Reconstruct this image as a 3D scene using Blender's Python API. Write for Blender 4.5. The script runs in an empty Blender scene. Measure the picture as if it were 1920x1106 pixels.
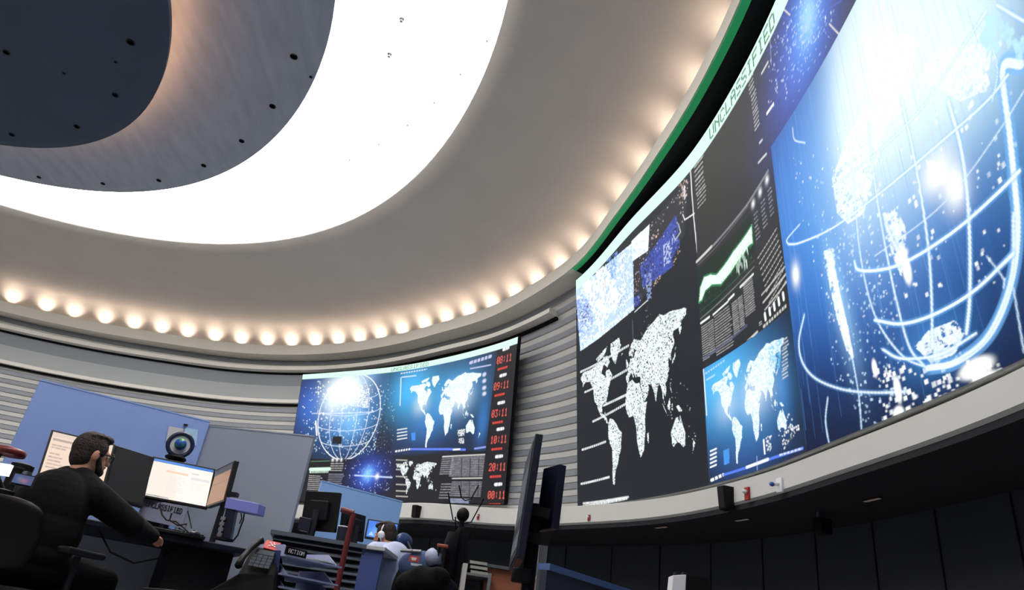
import bpy, bmesh, math, random
import numpy as np
from mathutils import Vector, Matrix

SC = bpy.context.scene
COL = SC.collection
random.seed(7)
RNG = np.random.default_rng(11)

# ------------------------------------------------------------------ camera
FPX = 1330.0
PITCH, ROLL = math.radians(27.5), math.radians(8.0)
H = 0.36                                   # camera height above the floor (low, seated on the lower tier)
_c, _s = math.cos(ROLL), math.sin(ROLL)
_r0 = Vector((1, 0, 0)); W_ = Vector((0, math.cos(PITCH), math.sin(PITCH))); _u0 = Vector((0, -math.sin(PITCH), math.cos(PITCH)))
R_ = _c*_r0 + _s*_u0
U_ = -_s*_r0 + _c*_u0
cam_data = bpy.data.cameras.new('camera')
cam = bpy.data.objects.new('camera', cam_data); COL.objects.link(cam)
cam_data.sensor_width = 36.0; cam_data.sensor_fit = 'HORIZONTAL'
cam_data.lens = FPX/1920*36.0
cam_data.clip_start = 0.02; cam_data.clip_end = 200
M3 = Matrix((R_, U_, -W_)).transposed()
cam.matrix_world = Matrix.Translation((0, 0, H)) @ M3.to_4x4()
SC.camera = cam

# ------------------------------------------------------------------ world, exposure
wd = bpy.data.worlds.new('world'); SC.world = wd; wd.use_nodes = True
wd.node_tree.nodes['Background'].inputs[0].default_value = (0.05, 0.06, 0.08, 1)
wd.node_tree.nodes['Background'].inputs[1].default_value = 0.02
SC.view_settings.view_transform = 'Standard'; SC.view_settings.look = 'None'
SC.view_settings.exposure = 0.0; SC.view_settings.gamma = 1.0
SC.view_settings.use_curve_mapping = False
CEIL_EMIT = 7.5          # the luminous ceiling ring
UPLIGHT_W = 10.0          # each warm uplight behind the cornice
SCREEN_EMIT = 1.1

# ------------------------------------------------------------------ helpers
def srgb(r, g, b):
    f = lambda v: ((v/255+0.055)/1.055)**2.4 if v/255 > 0.04045 else v/255/12.92
    return (f(r), f(g), f(b))
def at(x, y, Y):                            # the point seen at photo pixel x, y at distance Y along the room
    d = (x-960)/FPX*R_ - (y-553)/FPX*U_ + W_
    return Vector((0, 0, H)) + d*(Y/d.y)
def atz(x, y, z):
    d = (x-960)/FPX*R_ - (y-553)/FPX*U_ + W_
    return Vector((0, 0, H)) + d*((z-H)/d.z)
def V(*a): return Vector(a)

def tag(o, label=None, cat=None, group=None, kind=None):
    if label: o['label'] = label
    if cat: o['category'] = cat
    if group: o['group'] = group
    if kind: o['kind'] = kind
    return o
def root(name, label, cat, loc, rz=0, group=None):
    o = bpy.data.objects.new(name, None); COL.objects.link(o)
    o.location = loc; o.rotation_euler = (0, 0, rz); o.empty_display_size = 0.1
    return tag(o, label, cat, group)

class MB:
    def __init__(s, o=None): s.v = []; s.f = []; s.o = Vector(o) if o is not None else Vector((0, 0, 0))
    def add(s, vs, fs):
        n = len(s.v); s.v += [tuple(Vector(p)-s.o) for p in vs]; s.f += [tuple(i+n for i in f) for f in fs]; return s
    def hexa(s, b, t):                       # bottom quad, top quad
        return s.add(list(b)+list(t), [(3,2,1,0),(4,5,6,7),(0,1,5,4),(1,2,6,5),(2,3,7,6),(3,0,4,7)])
    def box(s, c, sz, ax=None):
        ax = ax or (V(1,0,0), V(0,1,0), V(0,0,1)); c = Vector(c)
        X, Y, Z = [a*(k/2) for a, k in zip(ax, sz)]
        b = [c-X-Y-Z, c+X-Y-Z, c+X+Y-Z, c-X+Y-Z]
        return s.hexa(b, [p+2*Z for p in b])
    def slab(s, q, n):                       # quad q (4 corners) thickened by the vector n
        return s.hexa([Vector(p) for p in q], [Vector(p)+n for p in q])
    def ring(s, c, a, b, n=16): return [c+a*math.cos(2*math.pi*i/n)+b*math.sin(2*math.pi*i/n) for i in range(n)]
    def loft(s, rings, caps=True):
        n = len(rings[0]); vs = [p for r in rings for p in r]; fs = []
        for k in range(len(rings)-1):
            for i in range(n):
                j = (i+1) % n; fs.append((k*n+i, k*n+j, (k+1)*n+j, (k+1)*n+i))
        if caps: fs.append(tuple(range(n))[::-1]); fs.append(tuple((len(rings)-1)*n+i for i in range(n)))
        return s.add(vs, fs)
    def tube(s, pts, r, n=8):
        pts = [Vector(p) for p in pts]; rs = r if isinstance(r, (list, tuple)) else [r]*len(pts); rings = []
        up = None
        for i, p in enumerate(pts):
            d = (pts[min(i+1, len(pts)-1)]-pts[max(i-1, 0)]).normalized()
            if up is None or abs(up.dot(d)) > 0.98: up = V(0,0,1) if abs(d.z) < 0.9 else V(1,0,0)
            a = d.cross(up).normalized(); b = a.cross(d).normalized(); up = b
            rings.append(s.ring(p, a*rs[i], b*rs[i], n))
        return s.loft(rings)
    def lathe(s, c, prof, n=24, axis=None):
        c = Vector(c); ax = Vector(axis).normalized() if axis is not None else V(0,0,1)
        a = ax.orthogonal().normalized(); b = ax.cross(a)
        return s.loft([s.ring(c+ax*z, a*max(r, 1e-4), b*max(r, 1e-4), n) for r, z in prof])
    def ell(s, c, rad, ax=None, n=20, m=12):
        c = Vector(c); ax = ax or (V(1,0,0), V(0,1,0), V(0,0,1)); rings = []
        for k in range(m+1):
            t = math.pi*k/m; rr = max(math.sin(t), 1e-3)
            rings.append(s.ring(c-ax[2]*rad[2]*math.cos(t), ax[0]*rad[0]*rr, ax[1]*rad[1]*rr, n))
        return s.loft(rings)
    def torus(s, c, n, R, r, k=32, m=10, a0=0, a1=2*math.pi):
        n = Vector(n).normalized(); a = n.orthogonal().normalized(); b = n.cross(a); c = Vector(c)
        full = abs(a1-a0-2*math.pi) < 1e-6; cnt = k if full else k+1; rings = []
        for i in range(cnt):
            t = a0+(a1-a0)*i/k; e = a*math.cos(t)+b*math.sin(t); rings.append(s.ring(c+e*R, e*r, n*r, m))
        if full: rings.append(rings[0])
        return s.loft(rings, not full)
def obj(name, mb, mat, parent=None, smooth=False, bevel=0, remesh=0, sub=0):
    me = bpy.data.meshes.new(name); me.from_pydata([tuple(p) for p in mb.v], [], mb.f); me.validate()
    bm = bmesh.new(); bm.from_mesh(me); bmesh.ops.recalc_face_normals(bm, faces=bm.faces); bm.to_mesh(me); bm.free()
    if smooth:
        for p in me.polygons: p.use_smooth = True
    me.materials.append(mat)
    o = bpy.data.objects.new(name, me); COL.objects.link(o)
    if parent is not None: o.parent = parent
    if remesh:
        m = o.modifiers.new('skin', 'REMESH'); m.mode = 'VOXEL'; m.voxel_size = remesh; m.use_smooth_shade = True
        m = o.modifiers.new('soft', 'SMOOTH'); m.factor = 0.5; m.iterations = 4
    if bevel:
        m = o.modifiers.new('bevel', 'BEVEL'); m.width = bevel; m.segments = 2; m.limit_method = 'ANGLE'
    if sub:
        m = o.modifiers.new('sub', 'SUBSURF'); m.levels = sub; m.render_levels = sub
    return o

# ------------------------------------------------------------------ materials
MATS = {}
def mat(name, col, rough=0.6, metal=0.0, noise=0.0, nscale=8.0, bump=0.0, emit=None, es=1.0, spec=0.4, stretch=None):
    if name in MATS: return MATS[name]
    m = bpy.data.materials.new(name); m.use_nodes = True; nt = m.node_tree; b = nt.nodes['Principled BSDF']
    c = srgb(*col); b.inputs['Base Color'].default_value = (*c, 1)
    b.inputs['Roughness'].default_value = rough; b.inputs['Metallic'].default_value = metal
    b.inputs['Specular IOR Level'].default_value = spec
    if noise or bump:
        tc = nt.nodes.new('ShaderNodeTexCoord'); n = nt.nodes.new('ShaderNodeTexNoise'); n.inputs['Scale'].default_value = nscale
        n.inputs['Detail'].default_value = 6
        src = tc.outputs['Object']
        if stretch:
            mp = nt.nodes.new('ShaderNodeMapping'); mp.inputs['Scale'].default_value = stretch; nt.links.new(src, mp.inputs[0]); src = mp.outputs[0]
        nt.links.new(src, n.inputs['Vector'])
        if noise:
            r = nt.nodes.new('ShaderNodeValToRGB'); nt.links.new(n.outputs['Fac'], r.inputs[0])
            r.color_ramp.elements[0].position = 0.3; r.color_ramp.elements[1].position = 0.7
            r.color_ramp.elements[0].color = (*[v*(1-noise) for v in c], 1); r.color_ramp.elements[1].color = (*[min(1, v*(1+noise)) for v in c], 1)
            nt.links.new(r.outputs[0], b.inputs['Base Color'])
        if bump:
            bp = nt.nodes.new('ShaderNodeBump'); bp.inputs['Strength'].default_value = bump; bp.inputs['Distance'].default_value = 0.02
            nt.links.new(n.outputs['Fac'], bp.inputs['Height']); nt.links.new(bp.outputs[0], b.inputs['Normal'])
    if emit:
        b.inputs['Emission Color'].default_value = (*srgb(*emit), 1); b.inputs['Emission Strength'].default_value = es
    MATS[name] = m; return m
def screen_mat(name, strength):
    m = bpy.data.materials.new(name); m.use_nodes = True; nt = m.node_tree; b = nt.nodes['Principled BSDF']
    a = nt.nodes.new('ShaderNodeVertexColor'); a.layer_name = 'picture'
    b.inputs['Base Color'].default_value = (0.012, 0.012, 0.014, 1); b.inputs['Roughness'].default_value = 0.5
    b.inputs['Specular IOR Level'].default_value = 0.3
    nt.links.new(a.outputs['Color'], b.inputs['Emission Color']); b.inputs['Emission Strength'].default_value = strength
    return m
m_ceiling = mat('ceiling plaster', (205, 200, 194), 0.9, noise=0.03, nscale=2)
m_lip = mat('cornice paint', (225, 222, 212), 0.6)
m_green_glow = mat('green soffit reflection', (44, 165, 100), 0.5, emit=(30, 150, 85), es=0.28)  # green light reflected on the soffit, put into colour and emission
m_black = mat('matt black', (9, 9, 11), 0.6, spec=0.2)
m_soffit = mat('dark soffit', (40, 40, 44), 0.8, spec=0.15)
m_lower = mat('dark wall panel', (54, 57, 63), 0.75, noise=0.08, nscale=1.5, spec=0.2)
m_cloudA = mat('dark blue plaster', (62, 76, 98), 0.75, noise=0.06, nscale=1.2)
m_cloudB = mat('brushed grey plaster', (162, 172, 190), 0.55, noise=0.10, nscale=3, bump=0.1, stretch=(3, 0.6, 1))
m_white = mat('white paint', (235, 235, 232), 0.7)
m_trim = mat('pale grey ledge paint', (196, 198, 196), 0.5)
m_rail = mat('wall rail paint', (226, 224, 216), 0.55)
m_floor = mat('grey carpet', (150, 150, 152), 0.95, noise=0.25, nscale=60)
m_dark = mat('charcoal plastic', (18, 19, 23), 0.5, spec=0.25)
m_navy = mat('dark navy plastic', (20, 24, 44), 0.4)
m_metal = mat('grey metal', (150, 152, 158), 0.35, 0.8)
# ------------------------------------------------------------------ the round room: plan curves about the room's centre
OX, OY = -6.0, 3.5
def pol(th, r, z): a = math.radians(th); return V(OX+r*math.cos(a), OY+r*math.sin(a), z)
def nodes(*p):
    xs = np.array([q[0] for q in p], float); ys = np.array([q[1] for q in p], float)
    # smooth monotone-ish interpolation: cosine-free Hermite with finite-difference slopes
    m = np.gradient(ys, xs)
    def f(t):
        if t <= xs[0]: return float(ys[0])
        if t >= xs[-1]: return float(ys[-1])
        i = int(np.searchsorted(xs, t)-1); i = max(0, min(i, len(xs)-2)); h = xs[i+1]-xs[i]; u = (t-xs[i])/h
        return float((1+2*u)*(1-u)**2*ys[i]+u*(1-u)**2*h*m[i]+u*u*(3-2*u)*ys[i+1]+u*u*(u-1)*h*m[i+1])
    return f
r_lip = nodes((-75,7.75),(-40,7.5),(-15,7.38),(0,7.38),(8,7.41),(16,7.49),(24,7.67),(32,7.97),(41,8.22),(48,8.42),(55,8.56),(62,8.78),(69,9.0),(76,9.17),(84,9.29),(93,9.29),(102,9.34),(111,9.38),(125,9.4),(160,9.3))
r_bot = nodes((-75,9.0),(-20,8.98),(0,8.97),(7,8.92),(12.5,8.94),(18.6,9.04),(25,9.14),(32,9.2),(39,9.25),(46,9.12),(52,8.95),(58,8.95),(66,9.15),(76,9.4),(90,9.6),(110,9.7),(160,9.6))
r_trim = nodes((-75,8.98),(0,8.97),(12,8.95),(20,9.06),(30,9.14),(37,9.06),(45,8.92),(52,8.5),(58,8.55),(66,8.8),(80,9.2),(110,9.4),(160,9.4))
ZB, ZL = H+1.9, H+4.6                      # wall foot on the ledge, underside of the cornice
def wall_r(th, z):                          # the wall leans in towards the top
    k = (z-ZB)/(ZL-ZB); return r_bot(th)*(1-k)+(r_lip(th)+0.32)*k
T0, T1 = -75, 150
def sweep(prof, t0=T0, t1=T1, step=1.0, close=True):
    """prof(th) -> list of points; closed loop cross-section swept round the room"""
    mb = MB(); n = max(2, int(abs(t1-t0)/step)+1); rings = [prof(t0+(t1-t0)*i/(n-1)) for i in range(n)]
    if close: return mb.loft(rings)
    k = len(rings[0]); vs = [p for r in rings for p in r]
    return mb.add(vs, [(a*k+i, a*k+i+1, (a+1)*k+i+1, (a+1)*k+i) for a in range(n-1) for i in range(k-1)])
def struct(name, mb, m, **kw): return tag(obj(name, mb, m, **kw), kind='structure')

# slatted wall: horizontal boards of alternating greys, lapped like siding
def slat_material():
    m = bpy.data.materials.new('slatted wall'); m.use_nodes = True; nt = m.node_tree; b = nt.nodes['Principled BSDF']
    g = nt.nodes.new('ShaderNodeNewGeometry'); sx = nt.nodes.new('ShaderNodeSeparateXYZ'); nt.links.new(g.outputs['Position'], sx.inputs[0])
    sub = nt.nodes.new('ShaderNodeMath'); sub.operation = 'SUBTRACT'; sub.inputs[1].default_value = ZB; nt.links.new(sx.outputs['Z'], sub.inputs[0])
    div = nt.nodes.new('ShaderNodeMath'); div.operation = 'DIVIDE'; div.inputs[1].default_value = SLAT; nt.links.new(sub.outputs[0], div.inputs[0])
    fl = nt.nodes.new('ShaderNodeMath'); fl.operation = 'FLOOR'; nt.links.new(div.outputs[0], fl.inputs[0])
    md = nt.nodes.new('ShaderNodeMath'); md.operation = 'MODULO'; md.inputs[1].default_value = 2; nt.links.new(fl.outputs[0], md.inputs[0])
    mx = nt.nodes.new('ShaderNodeMix'); mx.data_type = 'RGBA'
    mx.inputs['A'].default_value = (*srgb(192, 194, 190), 1); mx.inputs['B'].default_value = (*srgb(142, 147, 155), 1)
    nt.links.new(md.outputs[0], mx.inputs['Factor']); nt.links.new(mx.outputs['Result'], b.inputs['Base Color']); b.inputs['Roughness'].default_value = 0.6
    return m
SLAT = (ZL-ZB)/34
def slat_prof(th):
    pts = []
    for k in range(34):
        z0 = ZB+SLAT*k; z1 = z0+SLAT; d = 0.015 if k % 2 == 0 else 0.03
        pts += [pol(th, wall_r(th, z0)-d, z0), pol(th, wall_r(th, z1)-d, z1-0.012), pol(th, wall_r(th, z1)+0.01, z1-0.010)]
    pts += [pol(th, wall_r(th, ZL)+0.2, ZL), pol(th, wall_r(th, ZB)+0.25, ZB)]
    return pts
struct('wall_main', sweep(slat_prof), slat_material())

# cornice lip, soffit with a painted green reflection and trough behind it
def lip_prof(th):
    r = r_lip(th); return [pol(th, r, ZL), pol(th, r, ZL+0.19), pol(th, r+0.05, ZL+0.19), pol(th, r+0.05, ZL+0.155), pol(th, r+0.6, ZL+0.155), pol(th, r+0.6, ZL)]
struct('trim_1', sweep(lip_prof), m_lip)
def soffit_green_glow(th):
    r = r_lip(th); return [pol(th, r+0.012, ZL-0.012), pol(th, r+0.012, ZL), pol(th, r+0.08, ZL), pol(th, r+0.08, ZL-0.012)]
struct('trim_2', sweep(soffit_green_glow, T0, 33), m_green_glow)
def soffit_black(th):
    r = r_lip(th); return [pol(th, r+0.08, ZL-0.012), pol(th, r+0.08, ZL), pol(th, r+0.6, ZL), pol(th, r+0.6, ZL-0.012)]
struct('trim_3', sweep(soffit_black, T0, 33), m_black)

# rails on the slatted wall
def rail(name, z, h, d, t0, t1):
    def pr(th):
        r = wall_r(th, z); return [pol(th, r-d, z), pol(th, r-d, z+h*0.8), pol(th, r-d+0.02, z+h), pol(th, r+0.02, z+h), pol(th, r+0.02, z)]
    struct(name, sweep(pr, t0, t1), m_rail)
    def gap(th):  # black strip drawn as the shadow line under the rail, not a recess
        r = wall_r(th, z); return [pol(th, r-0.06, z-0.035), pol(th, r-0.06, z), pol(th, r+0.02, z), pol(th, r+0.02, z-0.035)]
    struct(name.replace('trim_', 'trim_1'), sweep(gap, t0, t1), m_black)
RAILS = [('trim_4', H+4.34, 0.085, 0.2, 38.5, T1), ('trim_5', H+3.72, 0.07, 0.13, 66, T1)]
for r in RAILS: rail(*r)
# two smooth fascia bands between the rails on the far left stretch of wall
def fascia(name, z0, z1, d, m):
    struct(name, sweep(lambda th: [pol(th, wall_r(th, z0)-d, z0), pol(th, wall_r(th, z1)-d, z1), pol(th, wall_r(th, z1)+0.02, z1), pol(th, wall_r(th, z0)+0.02, z0)], 66, T1), m)
fascia('trim_16', H+4.07, H+4.30, 0.045, mat('fascia dark grey', (138, 144, 150), 0.6)); fascia('trim_17', H+3.79, H+4.07, 0.06, mat('fascia grey', (168, 174, 176), 0.6))

# ledge below the wall, its dark soffit and the recessed lower wall
def ledge_prof(th):
    r = r_trim(th); o = max(r, r_bot(th))+0.3
    return [pol(th, r, H+1.65), pol(th, r-0.03, H+1.67), pol(th, r-0.03, H+1.865), pol(th, r, ZB-0.02), pol(th, o, ZB-0.02), pol(th, o, H+1.65)]
struct('trim_6', sweep(ledge_prof), m_trim)
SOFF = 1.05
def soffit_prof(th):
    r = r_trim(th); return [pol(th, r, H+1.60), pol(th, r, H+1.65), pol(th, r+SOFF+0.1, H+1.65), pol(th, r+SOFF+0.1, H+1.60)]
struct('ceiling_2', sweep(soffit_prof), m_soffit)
def lower_prof(th):
    r = r_trim(th)+SOFF; return [pol(th, r, 0), pol(th, r, H+1.62), pol(th, r+0.1, H+1.62), pol(th, r+0.1, 0)]
lw = sweep(lower_prof, step=1.0)
struct('wall_lower', lw, m_lower)
# thin dark joints between the lower wall panels
jm = MB()
for th in np.arange(-8, 60, 4.3):
    r = r_trim(th)+SOFF; e = pol(th, 1, 0)-pol(th, 0, 0); tn = V(-e.y, e.x, 0)
    jm.box(pol(th, r-0.004, (H+1.6)/2), (0.012, 0.012, H+1.6), (e, tn, V(0,0,1)))
struct('trim_7', jm, m_black)

# floor and the closing wall behind the camera
fl = MB(); fl.lathe((OX, OY, -0.1), [(12.5, 0), (12.5, 0.1)], 64); struct('floor', fl, m_floor)
def back_prof(th): return [pol(th, 10.8, 0), pol(th, 10.8, H+6.5), pol(th, 10.9, H+6.5), pol(th, 10.9, 0)]
struct('wall_back', sweep(back_prof, T1-2, 360+T0+2, 2.0), mat('back wall paint', (120, 122, 128), 0.8))

# ------------------------------------------------------------------ ceiling: coved outer ring, bright ring, two hung discs
CX, CY = -6.3, 3.9
FA = [3.3454,-0.4146,0.1465,-0.0524,-0.0499,0.0058,-0.0255,0.0109,-0.0036,0.0035,0.0032]
FB = [4.7478,-0.324,0.095,-0.0828,-0.0803,0.0155,-0.0487,0.0195,-0.0015,-0.0005,0.0035]
FC = [6.0786,-0.0159,0.224,-0.1228,-0.0063,-0.029,-0.0538,0.0091,-0.0253,0.0075,-0.0082]
def fr(F, a):
    return F[0]+sum(F[2*k-1]*math.cos(k*a)+F[2*k]*math.sin(k*a) for k in range(1, 6))
def cp(F, a, z, off=0.0): r = fr(F, a)+off; return V(CX+r*math.cos(a), CY+r*math.sin(a), z)
NR = 144
AN = [2*math.pi*i/NR for i in range(NR)]
ZC = H+5.5
def lip_at(a):                              # cornice radius as a point, for a direction a from the disc centre
    # march to the cornice curve
    p0 = V(CX, CY, 0); d = V(math.cos(a), math.sin(a), 0); lo, hi = 4.0, 12.0
    for _ in range(30):
        mid = (lo+hi)/2; p = p0+d*mid; q = p-V(OX, OY, 0); th = math.degrees(math.atan2(q.y, q.x))
        if th < -110: th += 360
        rr = r_lip(th) if th <= 160 else 9.3+(th-160)/125*(7.75-9.3)
        if q.length > rr: hi = mid
        else: lo = mid
    return mid
LIPA = [lip_at(a) for a in AN]
for _ in range(2): LIPA = [(LIPA[i-1]+2*LIPA[i]+LIPA[(i+1) % NR])/4 for i in range(NR)]
prof_c = [(1.0, 0.30, 0.0), (1.0, 0.30, 0.10), (1.0, 0.27, 0.26), (1.0, 0.16, 0.42), (1.0, -0.02, 0.55)]
mb = MB(); rings = []
for k in range(5): rings.append([V(CX+(LIPA[i]+prof_c[k][1])*math.cos(a), CY+(LIPA[i]+prof_c[k][1])*math.sin(a), ZL+0.03+prof_c[k][2]) for i, a in enumerate(AN)])
for k in range(1, 9):
    u = k/8; z0 = ZL+0.58
    rings.append([V(CX+((LIPA[i]-0.02)*(1-u)+fr(FC, a)*u)*math.cos(a), CY+((LIPA[i]-0.02)*(1-u)+fr(FC, a)*u)*math.sin(a), z0+(ZC-z0)*(1-(1-u)**1.6)) for i, a in enumerate(AN)])
rings.append([cp(FC, a, ZC+0.06, 0.01) for a in AN]); rings.append([cp(FC, a, ZC+0.06, 0.25) for a in AN]); 
mb.loft(rings, False)
struct('ceiling', mb, m_ceiling, smooth=False)
for p in bpy.data.objects['ceiling'].data.polygons: p.use_smooth = True
ZV = H+6.35
mb = MB(); mb.loft([[cp(FC, a, ZC+0.05, 0.26) for a in AN], [cp(FC, a, ZV, 0.7) for a in AN]], False)
struct('ceiling_3', mb, m_white)
# the glowing white ceiling that shows as a bright ring between the discs and the opening
m_lum = mat('luminous white ceiling', (240, 236, 230), 0.8, emit=(255, 250, 244), es=CEIL_EMIT)
mb = MB(); mb.loft([[cp(FB, a, ZV, -1.0) for a in AN], [cp(FC, a, ZV, 0.72) for a in AN], [cp(FC, a, ZV+0.05, 0.72) for a in AN], [cp(FB, a, ZV+0.05, -1.0) for a in AN], [cp(FB, a, ZV, -1.0) for a in AN]], False)
o = obj('luminous_ceiling', mb, m_lum); tag(o, 'bright white glowing ceiling ring around the grey hung disc', 'ceiling light')
# hung discs
def disc(name, F, z, th, m, label, lower):
    rt = root(name, label, 'ceiling panel', (CX, CY, z))
    mb = MB((CX, CY, z)); rs = []
    for rr, zz in ((0.0, z), (0.5, z), (0.97, z), (1.0, z+0.015), (1.0, z+th), (0.9, z+th+0.02), (0, z+th+0.02)):
        rs.append([cp([c*rr for c in F], a, zz, 0.001) for a in AN])
    mb.loft(rs, False); obj('panel', mb, m, rt)
    rod = mat('hanger rod', (60, 60, 66), 0.4, 0.6)
    for k in range(6):
        a = math.pi*2*k/6+0.3; p = cp([c*0.5 for c in F], a, z+th)
        obj('hanger_rod', MB((CX, CY, z)).tube([p, V(p.x, p.y, lower)], 0.012, 6), rod, rt)
    return rt
ZA, ZBd = H+5.0, H+5.35
dB = disc('ceiling_disc', FB, ZBd, 0.10, m_cloudB, 'large brushed grey oval disc hung inside the glowing ceiling ring', ZV)
dA = disc('ceiling_disc', FA, ZA, 0.08, m_cloudA, 'smaller dark blue oval disc hung below the large grey one', ZBd)
# warm cove strip on the back of the lower disc
mb = MB((CX, CY, ZA)); mb.loft([[cp(FA, a, ZA+0.10, o_) for a in AN] for o_ in (-0.10, -0.02)]+[[cp(FA, a, ZA+0.125, o_) for a in AN] for o_ in (-0.02, -0.10)]+[[cp(FA, a, ZA+0.10, -0.10) for a in AN]], False)
tag(obj('light_strip', mb, mat('warm cove strip', (255, 225, 195), 0.6, emit=(255, 190, 140), es=7.5), dA), 'warm cove light strip')
# ------------------------------------------------------------------ finding a photo pixel on a curved surface of the room
def hit(x, y, rf):
    d = (x-960)/FPX*R_ - (y-553)/FPX*U_ + W_; lo, hi = 0.5, 30.0
    for _ in range(50):
        mid = (lo+hi)/2; p = V(0,0,H)+d*mid; q = V(p.x-OX, p.y-OY, 0); th = math.degrees(math.atan2(q.y, q.x))
        if q.length > rf(th, p.z): hi = mid
        else: lo = mid
    return p, th
def frame(th): e = pol(th, 1, 0)-pol(th, 0, 0); return e, V(-e.y, e.x, 0), V(0,0,1)      # outwards, along the wall, up

# ------------------------------------------------------------------ warm uplights behind the cornice
UP = [(14,570),(75,582),(130,597),(187,608),(242,618),(294,627),(345,637),(395,642),(444,647),(492,650),(537,651),(583,652),(627,651),(669,649),(710,645),(752,638),(795,629),(836,618),(878,606),(920,590),(962,570),(1003,548),(1047,520),(1090,487),(1132,447),(1173,400),(1216,345),(1262,275),(1312,190),(1362,90)]
m_bulb = mat('warm lamp', (255, 235, 215), 0.5, emit=(255, 190, 140), es=12.0)
ld = bpy.data.lights.new('warm uplight', 'SPOT'); ld.energy = UPLIGHT_W; ld.color = (1.0, 0.77, 0.60); ld.spot_size = math.radians(125); ld.spot_blend = 1.0; ld.shadow_soft_size = 0.03
first = None
for i, (x, y) in enumerate(UP):
    q = atz(x, y, ZL+0.19); th = math.degrees(math.atan2(q.y-OY, q.x-OX)); p = pol(th, r_lip(th)+0.20, ZL+0.155)
    e, tn, up = frame(th)
    if first is None:
        rt = root('uplight', 'x', 'light', p, math.radians(th)); X, Yv, Z = V(1,0,0), V(0,1,0), V(0,0,1)
        a = obj('base', MB().box((0,0,0.0075), (0.06,0.08,0.015)), m_dark, rt); b = obj('lamp_head', MB().lathe((0,0,0.015), [(0.022,0),(0.026,0.03),(0.018,0.031)], 14), m_dark, rt)
        c = obj('lamp_glass', MB().lathe((0,0,0.0465), [(0.016,0),(0.016,0.002)], 14), m_bulb, rt)
        l = bpy.data.objects.new('lamp_light', ld); COL.objects.link(l); l.parent = rt; l.location = (-0.02, 0, 0.07); l.rotation_euler = (0, math.pi-0.12, 0)
        first = (rt, [a, b, c, l])
    else:
        rt = first[0].copy(); COL.objects.link(rt); rt.location = p; rt.rotation_euler = (0, 0, math.radians(th))
        for ch in first[1]: c = ch.copy(); COL.objects.link(c); c.parent = rt
    rt['group'] = 'warm uplights behind the cornice'
    rt['label'] = 'small warm uplight hidden behind the pale cornice, throwing a glow up the ceiling'

# ------------------------------------------------------------------ recessed downlights in the two hung discs
def downlights(pts, z, r, label, group):
    for x, y, k in pts:
        p = atz(x, y, z); rt = root('downlight', label, 'light', p, 0, group)
        obj('trim_ring', MB().lathe((0,0,-0.008), [(r*k,0.0),(r*k,0.008),(r*k*0.72,0.008),(r*k*0.72,0.0)], 18), m_dark, rt, smooth=False)
        obj('lens', MB().lathe((0,0,-0.004), [(r*k*0.7,0),(r*k*0.7,0.003)], 14), mat('downlight lens', (190,190,190), 0.25, 0.3), rt)
downlights([(12,98,1),(245,79,1.2),(216,178,1),(144,237,1),(22,252,1),(120,137,0.45),(217,116,0.45)], ZA, 0.036, 'small recessed downlight in the dark blue ceiling disc', 'downlights in the dark blue disc')
downlights([(551,106,1.2),(511,199,1.1),(453,264,1),(382,310,1),(298,338,1),(193,344,0.9),(73,332,0.9),(583,144,0.5)], ZBd, 0.034, 'small recessed downlight in the grey ceiling disc', 'downlights in the grey disc')
for x, y in [(753,37),(730,103),(913,80),(863,142),(814,195),(764,237),(710,273),(655,302)]:
    p = atz(x, y, ZV-0.02); rt = root('sprinkler_head', 'tiny sprinkler head on the glowing white ceiling ring', 'sprinkler', p, 0, 'sprinkler heads on the glowing ring')
    obj('rosette', MB().lathe((0,0,0.012), [(0.03,0),(0.02,0.008)], 14), m_metal, rt)
    obj('nozzle', MB().lathe((0,0,-0.03), [(0.02,0),(0.02,0.004),(0.008,0.006),(0.008,0.042)], 12), m_metal, rt)

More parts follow.
